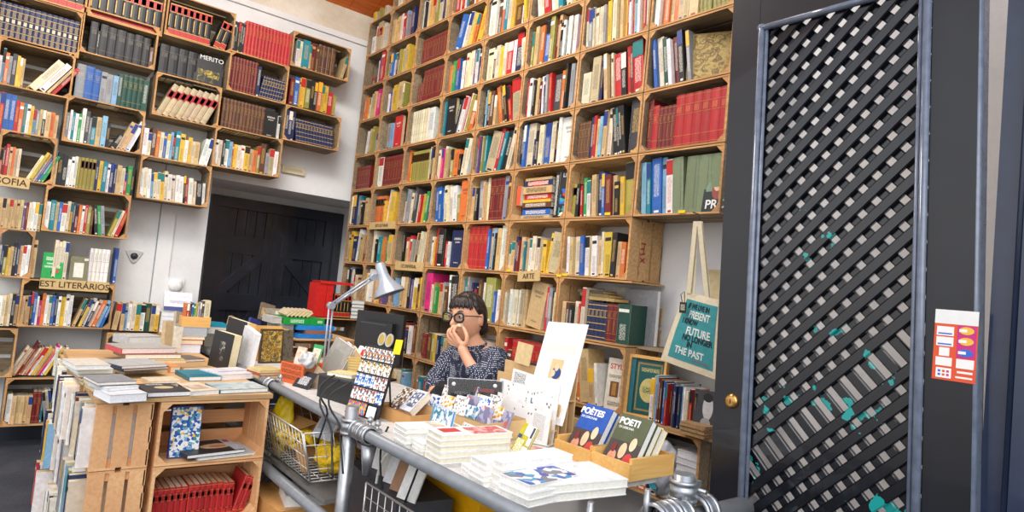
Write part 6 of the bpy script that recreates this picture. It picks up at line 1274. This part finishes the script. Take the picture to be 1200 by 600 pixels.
tgp = bil(.12, .93, -.012); tg = thing('hang_tag', 'small black hang tag on a dark cord tied to the cream bag', 'tag', frame3(tgp+Vector((-.006,.012,-.075)), Vector((0,-1,0)), Vector((0,.03,1))))
MB().box(0,0,0,.036,.05,.003).build('tag_plate', M_BLACK, tg); b = MB(); b.quad([(.006,.012,.0034),(.03,.012,.0034),(.03,.04,.0034),(.006,.04,.0034)], 2, lin((30,29,32)), lin((214,206,180)), [(0,0),(3,0),(3,3),(0,3)]); b.build('tag_print', BOOKM, tg); MB().tube([(.012,.05,.001), (.0,.085,.001), (.02,.10,.001), (.024,.05,.001)], .002, 6).build('cord', M_BLACK, tg)
pe = atx(836, 330, -.004); o = MB().box(-.004,-.05,-.10,0,.05,.06).build('hanging_card', plain('beige card', (222,204,160), .8)); o.location = pe; tag(o, 'beige card pinned to the white wall behind the bag handles', 'card')
# red stencil on the outer side of the projecting crate
ck = CRATES['G6']; Wg = 0.508-.006
b = MB()
for (y_, z_, y2, z2) in ((.09,.20,.13,.20), (.11,.14,.12,.20), (.09,.14,.13,.15), (.09,.17,.12,.175), (.09,.10,.13,.125), (.09,.125,.13,.10)):
    a_, c_ = Vector((0,y_,z_)), Vector((0,y2,z2)); d_ = (c_-a_).normalized(); n_ = Vector((0,-d_.z,d_.y))*.004
    x_ = ck['W']+.0006; b.quad([(x_, *(a_-n_).yz), (x_, *(c_-n_).yz), (x_, *(c_+n_).yz), (x_, *(a_+n_).yz)])
b.build('red_stencil', plain('faded red stencil', (176,60,56), .8), ck)
# ================================================================== the woman behind the counter
def skin_mesh(name, joints, edges, root_i=0, sub=2):
    me = bpy.data.meshes.new(name+'_s'); me.from_pydata([tuple(j[0]) for j in joints], edges, [])
    o = bpy.data.objects.new(name+'_s', me); COL.objects.link(o)
    o.modifiers.new('skin', 'SKIN')
    for i, j in enumerate(joints):
        r_ = j[1]; me.skin_vertices[0].data[i].radius = (r_, r_) if not isinstance(r_, tuple) else r_
        me.skin_vertices[0].data[i].use_root = (i == root_i)
    s = o.modifiers.new('sub', 'SUBSURF'); s.levels = sub; s.render_levels = sub
    bpy.context.view_layer.update()
    m = bpy.data.meshes.new_from_object(o.evaluated_get(bpy.context.evaluated_depsgraph_get()))
    bpy.data.objects.remove(o); return m
def mesh_data(m, xf=None):
    V = [(xf @ v.co if xf else v.co.copy()) for v in m.vertices]; F = [tuple(p.vertices) for p in m.polygons]; return V, F
def fuse(name, parts, voxel, mats, smooth=3, parent=None):
    V = []; F = []
    for v, f in parts:
        b = len(V); V.extend(v); F.extend(tuple(b+i for i in q) for q in f)
    me = bpy.data.meshes.new(name); me.from_pydata([tuple(v) for v in V], [], F)
    o = bpy.data.objects.new(name+'_t', me); COL.objects.link(o)
    r_ = o.modifiers.new('remesh', 'REMESH'); r_.mode = 'VOXEL'; r_.voxel_size = voxel
    s = o.modifiers.new('smooth', 'SMOOTH'); s.factor = .5; s.iterations = smooth
    bpy.context.view_layer.update()
    m = bpy.data.meshes.new_from_object(o.evaluated_get(bpy.context.evaluated_depsgraph_get())); bpy.data.objects.remove(o)
    m.name = name; m.materials.clear(); m.materials.append(mats)
    for p in m.polygons: p.use_smooth = True
    n = bpy.data.objects.new(name, m); COL.objects.link(n); n.parent = parent; return n
M_SKIN, nt_, b_ = newmat('skin'); b_.inputs['Base Color'].default_value = lin((226,168,134)); b_.inputs['Roughness'].default_value = .45; b_.inputs['Subsurface Weight'].default_value = .12; b_.inputs['Subsurface Radius'].default_value = (.012,.005,.003)
M_HAIR = plain('dark brown hair', (38,28,25), .4, noise=.35, scale=70, bump=.6)
M_SHIRT, nt_, b_ = newmat('navy shirt with white dots')
tc_ = N(nt_, 'ShaderNodeTexCoord'); vo_ = N(nt_, 'ShaderNodeTexVoronoi'); vo_.inputs['Scale'].default_value = 125; vo_.inputs['Randomness'].default_value = .25
nt_.links.new(tc_.outputs['Object'], vo_.inputs['Vector']); lt_ = N(nt_, 'ShaderNodeMath', operation='LESS_THAN'); lt_.inputs[1].default_value = .30; nt_.links.new(vo_.outputs['Distance'], lt_.inputs[0])
mx_ = N(nt_, 'ShaderNodeMix', data_type='RGBA'); mx_.inputs[6].default_value = lin((34,42,66)); mx_.inputs[7].default_value = lin((214,218,226)); nt_.links.new(lt_.outputs[0], mx_.inputs[0]); nt_.links.new(mx_.outputs[2], b_.inputs['Base Color']); b_.inputs['Roughness'].default_value = .8
HC = rel(1.83, 2.58, -.158)
HM = Tv(HC) @ RZ(R(180+16)) @ RY(R(4)) @ RX(R(2))      # head frame: x forward, y to her left, z up
def g(x, s): return math.exp(-(x/s)**2)
def head_pt(u, v):
    th = u*2*math.pi; ph = v*math.pi
    d = Vector((math.sin(ph)*math.cos(th), math.sin(ph)*math.sin(th), math.cos(ph)))
    x, y, z = d.x*.098, d.y*.077, d.z*.118
    if z < 0:
        k = (-z/.118); y *= 1-.30*k**1.6; x *= (1-.42*k**1.3) if x < 0 else (1-.06*k)
    if d.x > 0:
        f = min(1, d.x*1.6)
        x += f*(.030*g(y, .0125)*(g(z+.028, .016)+.55*g(z+.006, .02))+.0045*g(z-.034, .012)*g(y, .05)-.011*g(abs(y)-.032, .017)*g(z-.012, .013)
               +.007*g(y, .022)*(g(z+.058, .006)+g(z+.072, .007))-.003*g(y, .02)*g(z+.065, .003)+.010*g(y, .02)*g(z+.102, .018)+.004*g(abs(y)-.042, .02)*g(z+.03, .02))
        y *= 1-.10*f*g(z+.06, .05)
    return (x, y, z)
hb = MB(); hb.grid(head_pt, 96, 72); head = ([HM @ v for v in hb.v], hb.f)
def ear(s):
    b = MB()
    def fn(u, v):
        th = u*2*math.pi; ph = v*math.pi; return (-.008+.017*math.sin(ph)*math.cos(th), s*(.079+.007*math.sin(ph)*math.sin(th)), -.004+.031*math.cos(ph)*(1-.15*math.cos(th)))
    b.grid(fn, 20, 14); return ([HM @ v for v in b.v], b.f)
# joints (camera-relative metres): she faces across the counter, her left side towards the street
PEL, ABD, CH, NB = rel(1.98,2.58,-.82), rel(1.97,2.58,-.63), rel(1.925,2.58,-.42), rel(1.885,2.58,-.295)
NK = HC+Vector((.028,0,-.10))
SL, SR = rel(1.90,2.415,-.325), rel(1.90,2.745,-.335)
EL = atd(566, 452, 2.90); WL = atd(547, 420, 2.965); ER = atd(507, 452, 3.22); WR_ = rel(1.72,2.62,-.535)
PL = atd(540, 404, 2.985)
body = [(PEL,.12),(ABD,.11),(CH,.115),(NB,.06),(NK,.048),(HC+Vector((.01,0,-.02)),.05),(SL,.052),(EL,.036),(WL,.025),(SR,.052),(ER,.036),(WR_,.026),
        (rel(1.93,2.49,-.87),.085),(rel(1.60,2.47,-.84),.055),(rel(1.63,2.47,-1.33),.035),(rel(1.93,2.67,-.87),.085),(rel(1.60,2.69,-.84),.055),(rel(1.63,2.69,-1.33),.035),(PL,.026),(WR_+Vector((-.06,-.02,0)),.022)]
be = [(0,1),(1,2),(2,3),(3,4),(4,5),(2,6),(6,7),(7,8),(8,18),(2,9),(9,10),(10,11),(11,19),(0,12),(12,13),(13,14),(0,15),(15,16),(16,17)]
bm_ = skin_mesh('body', body, be)
parts = [mesh_data(bm_), head, ear(1), ear(-1)]
def chain(P):
    m = skin_mesh('finger', P, [(i, i+1) for i in range(len(P)-1)]); parts.append(mesh_data(m))
def D(px, py, d): return atd(px, py, d)
# left hand: fingers bent up to the mouth, thumb opposite from the side of the palm
chain([(PL,.018),(D(535.5,395,2.985),.0100),(D(531,388.5,2.99),.0090),(D(534.5,382.5,3.00),.0080),(D(537.5,380,3.005),.0070)])
chain([(PL,.018),(D(533,397,3.00),.0100),(D(527,390.5,3.005),.0090),(D(529.5,383.5,3.01),.0080),(D(533,380.5,3.015),.0070)])
chain([(PL,.017),(D(532,400.5,3.015),.0095),(D(525,395,3.02),.0086),(D(525,388,3.025),.0078),(D(528,384,3.03),.0068)])
chain([(PL,.016),(D(532.5,404.5,3.02),.0085),(D(526.5,401,3.03),.0076),(D(524.5,396,3.035),.0068),(D(526,392.5,3.035),.006)])
chain([(PL,.018),(D(546.5,403,2.965),.0125),(D(547.5,394,2.965),.0105),(D(544.5,386.5,2.98),.0092),(D(542,382.5,2.99),.0078)])
# right hand resting behind the counter
W2 = WR_+Vector((-.06,-.02,0))
for k in range(4): chain([(W2,.016),(W2+Vector((-.045,-.02+.018*k,.004)),.0095),(W2+Vector((-.075,-.024+.019*k,-.004)),.0085),(W2+Vector((-.10+.006*abs(k-1.5),-.026+.02*k,-.018)),.007)])
chain([(W2,.016),(W2+Vector((-.015,-.035,.0)),.0115),(W2+Vector((-.04,-.05,-.006)),.0095),(W2+Vector((-.062,-.056,-.012)),.0075)])
woman = fuse('person', parts, .0042, M_SKIN, 3)
tag(woman, 'person in a navy dotted shirt and dark glasses, hand at her mouth behind the counter', 'person')
# clothes
sh_j = [(PEL+Vector((0,0,.03)),.15),(ABD,.142),(CH,.148),(NB+Vector((.01,0,-.035)),.072),(SL+Vector((.0,.0,-.012)),.072),(SL.lerp(EL,.5),.066),(EL,.060),(EL.lerp(WL,.75),.042),(SR+Vector((0,0,-.012)),.072),(SR.lerp(ER,.5),.066),(ER,.058),(ER.lerp(WR_,.7),.045)]
sm = skin_mesh('shirt', sh_j, [(0,1),(1,2),(2,3),(2,4),(4,5),(5,6),(6,7),(2,8),(8,9),(9,10),(10,11)])
shirt = fuse('dotted_shirt', [mesh_data(sm)], .008, M_SHIRT, 3, woman)
tx = bpy.data.textures.new('folds', 'CLOUDS'); tx.noise_scale = .09
dm_ = shirt.modifiers.new('folds', 'DISPLACE'); dm_.texture = tx; dm_.strength = .022; dm_.mid_level = .5
b = MB(); b.lathe([(.052,-.02),(.062,0),(.066,.03),(.060,.035),(.05,.0)], 24, xf=Tv(NB+Vector((.008,0,-.02))) @ RY(R(-14))); b.build('shirt_collar', M_SHIRT, woman)
tj = [(PEL+Vector((0,0,-.01)),.145),(rel(1.93,2.49,-.87),.10),(rel(1.60,2.47,-.84),.07),(rel(1.63,2.47,-1.28),.055),(rel(1.93,2.67,-.87),.10),(rel(1.60,2.69,-.84),.07),(rel(1.63,2.69,-1.28),.055)]
fuse('dark_trousers', [mesh_data(skin_mesh('trousers', tj, [(0,1),(1,2),(2,3),(0,4),(4,5),(5,6)]))], .01, plain('dark cloth', (36,38,46), .85), 3, woman)
for y_ in (2.47, 2.69):
    b = MB(); b.grid(lambda u, v: tuple(rel(1.59, y_, -1.36)+Vector((.125*math.cos(v*math.pi)-.0, .042*math.sin(v*math.pi)*math.cos(u*6.283), max(-.036, .042*math.sin(v*math.pi)*math.sin(u*6.283))))), 20, 14); b.build('shoe', M_BLACK, woman)
# hair: cap with a short fringe, drawn to a low bun
def hair_pt(u, v):
    th = u*2*math.pi; ph = v*math.pi
    d = Vector((math.sin(ph)*math.cos(th), math.sin(ph)*math.sin(th), math.cos(ph)))
    ang = math.degrees(math.acos(max(-1, min(1, d.x))))
    lim = 84+26*max(0, -d.z)**.8-34*max(0, d.z-.1)
    m = 1/(1+math.exp(-(ang-lim)/3.0)); low = 1/(1+math.exp((-.30-d.z-.22*max(0,-d.x))*16)); m *= low*(1-.95*math.exp(-((d.x+.02)/.2)**2-((d.z+.06)/.2)**2))
    wv = .004*math.sin(9*th+5*d.z)*math.sin(7*ph)
    k = .86+m*.27
    x, y, z = d.x*.098*k+wv*m, d.y*.077*(k+.02*m)+wv*m, d.z*.118*(k-.02*m)
    if z < 0: kk = -z/.118; y *= 1-.22*kk**1.6
    return tuple(HM @ Vector((x-.004*m, y, z)))
b = MB(); b.grid(hair_pt, 72, 56); hair = b.build('hair', M_HAIR, woman)
b = MB(); rr_ = random.Random(4)
for i in range(26):
    a_ = R(-62+i*4.9); z0 = .098+rr_.uniform(-.006,.006); L_ = .046+rr_.uniform(-.008,.010)
    pts = []
    for q in range(6):
        t_ = q/5; z_ = z0-L_*t_; rad = 1.05*math.sqrt(max(.02, 1-(z_/.124)**2)); pts.append(HM @ Vector((.100*rad*math.cos(a_)+.004, .080*rad*math.sin(a_)+.004*math.sin(i*2.1)*t_, z_)))
    b.tube(pts, [.010,.0095,.009,.0075,.0055,.002], 7)
b.build('fringe', M_HAIR, hair)
def bun(u, v):
    th = u*6.283; ph = v*math.pi; k = 1+.10*math.sin(4*th+6*ph); return tuple(HM @ Vector((-.098+.034*k*math.sin(ph)*math.cos(th), .012+.036*k*math.sin(ph)*math.sin(th), -.052+.036*k*math.cos(ph))))
b = MB(); b.grid(bun, 28, 20); b.build('hair_bun', M_HAIR, hair)
# face details
M_EYE = plain('eye white', (214,200,190), .3, noise=.02); M_IRIS = plain('dark iris', (40,26,20), .2)
for s in (-1, 1):
    e_ = HM @ T(.082, s*.032, .012)
    b = MB(); b.lathe([(0,-.0115),(.006,-.010),(.0105,-.005),(.0115,0),(.0105,.005),(.006,.010),(0,.0115)], 16, xf=e_); eye = b.build('eye', M_EYE, woman)
    b = MB(); b.lathe([(0,.0122),(.0035,.0119),(.0052,.0105)], 14, xf=e_ @ RY(R(90))); b.build('iris', M_IRIS, eye)
    b = MB(); b.tube([HM @ Vector((.0935-.004*t_*t_, s*(.014+.034*t_), .033+.006*math.sin(t_*2.4))) for t_ in (0,.33,.66,1)], [.0025,.0034,.003,.0012], 6); b.build('eyebrow', M_HAIR, woman)
b = MB(); b.tube([HM @ Vector((.1015-.006*t_*t_, .022*t_, -.0575-.002*abs(t_))) for t_ in (-1,-.5,0,.5,1)], [.001,.0034,.004,.0034,.001], 8); b.tube([HM @ Vector((.1005-.006*t_*t_, .02*t_, -.070)) for t_ in (-1,-.5,0,.5,1)], [.001,.004,.0048,.004,.001], 8); b.build('lips', plain('lips', (176,86,80), .4, noise=.05), woman)
# glasses
gl_ = thing('eyeglasses', 'black rimmed cat-eye glasses worn by the person behind the counter', 'glasses', HM)
for s in (-1, 1):
    ring = [(.1085-.10*abs(s*.033+.024*math.cos(a_))**2*2.2, s*.036+.0275*math.copysign(abs(math.cos(a_))**.75, math.cos(a_)), .008+.0205*math.copysign(abs(math.sin(a_))**.75, math.sin(a_))+.005*s*math.cos(a_)*max(0, math.sin(a_))) for a_ in [i*math.pi/12 for i in range(25)]]
    b = MB(); b.tube(ring, .0046, 8, caps=False); b.build('rim', M_BLACK, gl_)
    b = MB(); b.quad([(p[0]-.001, p[1], p[2]) for p in ring[:-1]]); b.build('lens', M_AC, gl_)
    b = MB(); b.tube([(.097, s*.0625, .018), (.06, s*.083, .016), (.0, s*.0835, .012), (-.02, s*.082, -.004)], .0024, 6); b.build('temple', M_BLACK, gl_)
b = MB(); b.tube([(.110,-.0105,.012),(.1135,0,.014),(.110,.0105,.012)], .0024, 6); b.build('bridge', M_BLACK, gl_)
b = MB(); b.lathe([(0,-.004),(.004,0),(0,.004)], 10, xf=HM @ T(-.004,.088,-.034)); tag(b.build('earring', M_BLACK), 'small dark stud earring on the ear of the person', 'earring')
fo = MB(); fo.box(-.012,-.007,-.006,.012,.007,.006); o = fo.build('bread_piece', plain('pale bread', (236,222,190), .8)); o.matrix_basis = Tv(D(539.5,381,2.995)) @ RZ(.4); tag(o, 'small pale piece of bread held to the mouth', 'food')
# dark swivel chair
chx = rel(2.0, 2.58, -.99)
sc = thing('office_chair', 'dark padded swivel chair behind the person', 'chair', None)
def pad(name, c, sx_, sy_, sz_, mat):
    b = MB(); n_ = 4
    def fn(u, v):
        th = u*6.283; ph = v*math.pi; f = lambda q: math.copysign(abs(q)**.35, q); return tuple(c+Vector((sx_*f(math.sin(ph))*f(math.cos(th)), sy_*f(math.sin(ph))*f(math.sin(th)), sz_*f(math.cos(ph)))))
    b.grid(fn, 40, 24); return b.build(name, mat, sc)
M_CHR = plain('charcoal upholstery', (34,36,42), .8, noise=.2, scale=80)
pad('seat', rel(1.97,2.58,-1.02), .22, .23, .035, M_CHR); pad('backrest', rel(2.19,2.46,-.56), .03, .23, .20, M_CHR)
MB().tube([rel(2.15,2.58,-1.0), rel(2.235,2.52,-.9), rel(2.235,2.46,-.62)], .018, 10).build('back_support', M_BLACK, sc)
MB().tube([rel(1.98,2.58,-1.35), rel(1.98,2.58,-1.03)], .025, 12).build('gas_post', M_BLACK, sc)
for i in range(5):
    a_ = i*1.2566+.3; e_ = rel(1.98+.24*math.cos(a_), 2.58+.24*math.sin(a_), -1.35); l_ = MB().tube([rel(1.98,2.58,-1.32), e_+Vector((0,0,.01))], [.022,.014], 8).build('base_leg', M_BLACK, sc)
    MB().tube([e_+Vector((-.012,0,-.025)), e_+Vector((.012,0,-.025))], .024, 12).build('caster', M_BLACK, l_)
# ================================================================== light
w = bpy.data.worlds.new('daylight'); scene.world = w; w.use_nodes = True
nt = w.node_tree; bg = nt.nodes['Background']
tc = N(nt, 'ShaderNodeTexCoord'); sx = N(nt, 'ShaderNodeSeparateXYZ'); nt.links.new(tc.outputs['Generated'], sx.inputs[0])
rp = N(nt, 'ShaderNodeValToRGB'); e = rp.color_ramp.elements
e[0].position = .40; e[0].color = (.30, .28, .26, 1); e[1].position = .56; e[1].color = (.96, .95, .94, 1); e.new(.9).color = (.70, .80, 1.0, 1)
mr = N(nt, 'ShaderNodeMapRange'); mr.inputs[1].default_value = -1; nt.links.new(sx.outputs['Z'], mr.inputs[0]); nt.links.new(mr.outputs[0], rp.inputs['Fac'])
nt.links.new(rp.outputs['Color'], bg.inputs['Color']); bg.inputs['Strength'].default_value = 1.65
def area(name, loc, look, size, sizey, power, col=(1,1,1)):
    l = bpy.data.lights.new(name, 'AREA'); l.shape = 'RECTANGLE'; l.size = size; l.size_y = sizey; l.energy = power; l.color = col
    o = bpy.data.objects.new(name, l); COL.objects.link(o); o.location = loc
    o.rotation_euler = (Vector(look)-Vector(loc)).to_track_quat('-Z', 'Y').to_euler(); return o
area('added_fill_light', (-2.3, -2.6, 4.3), (-1.6, -1.6, 0), 1.8, .5, 110, (1, .95, .88))  # warm overhead fill light, added; no fitting is known there
sl = bpy.data.lights.new('hazy_sun', 'SUN'); sl.energy = 1.5; sl.angle = R(50); sl.color = (1, .96, .9); so = bpy.data.objects.new('hazy_sun', sl); COL.objects.link(so)
so.rotation_euler = Vector((.55, .75, -.62)).to_track_quat('-Z', 'Y').to_euler()
vs = scene.view_settings; vs.view_transform = 'Standard'; vs.look = 'None'; vs.exposure = 0; vs.gamma = 1; vs.use_curve_mapping = False
scene.cycles.max_bounces = 8; scene.cycles.diffuse_bounces = 5; scene.cycles.use_denoising = True
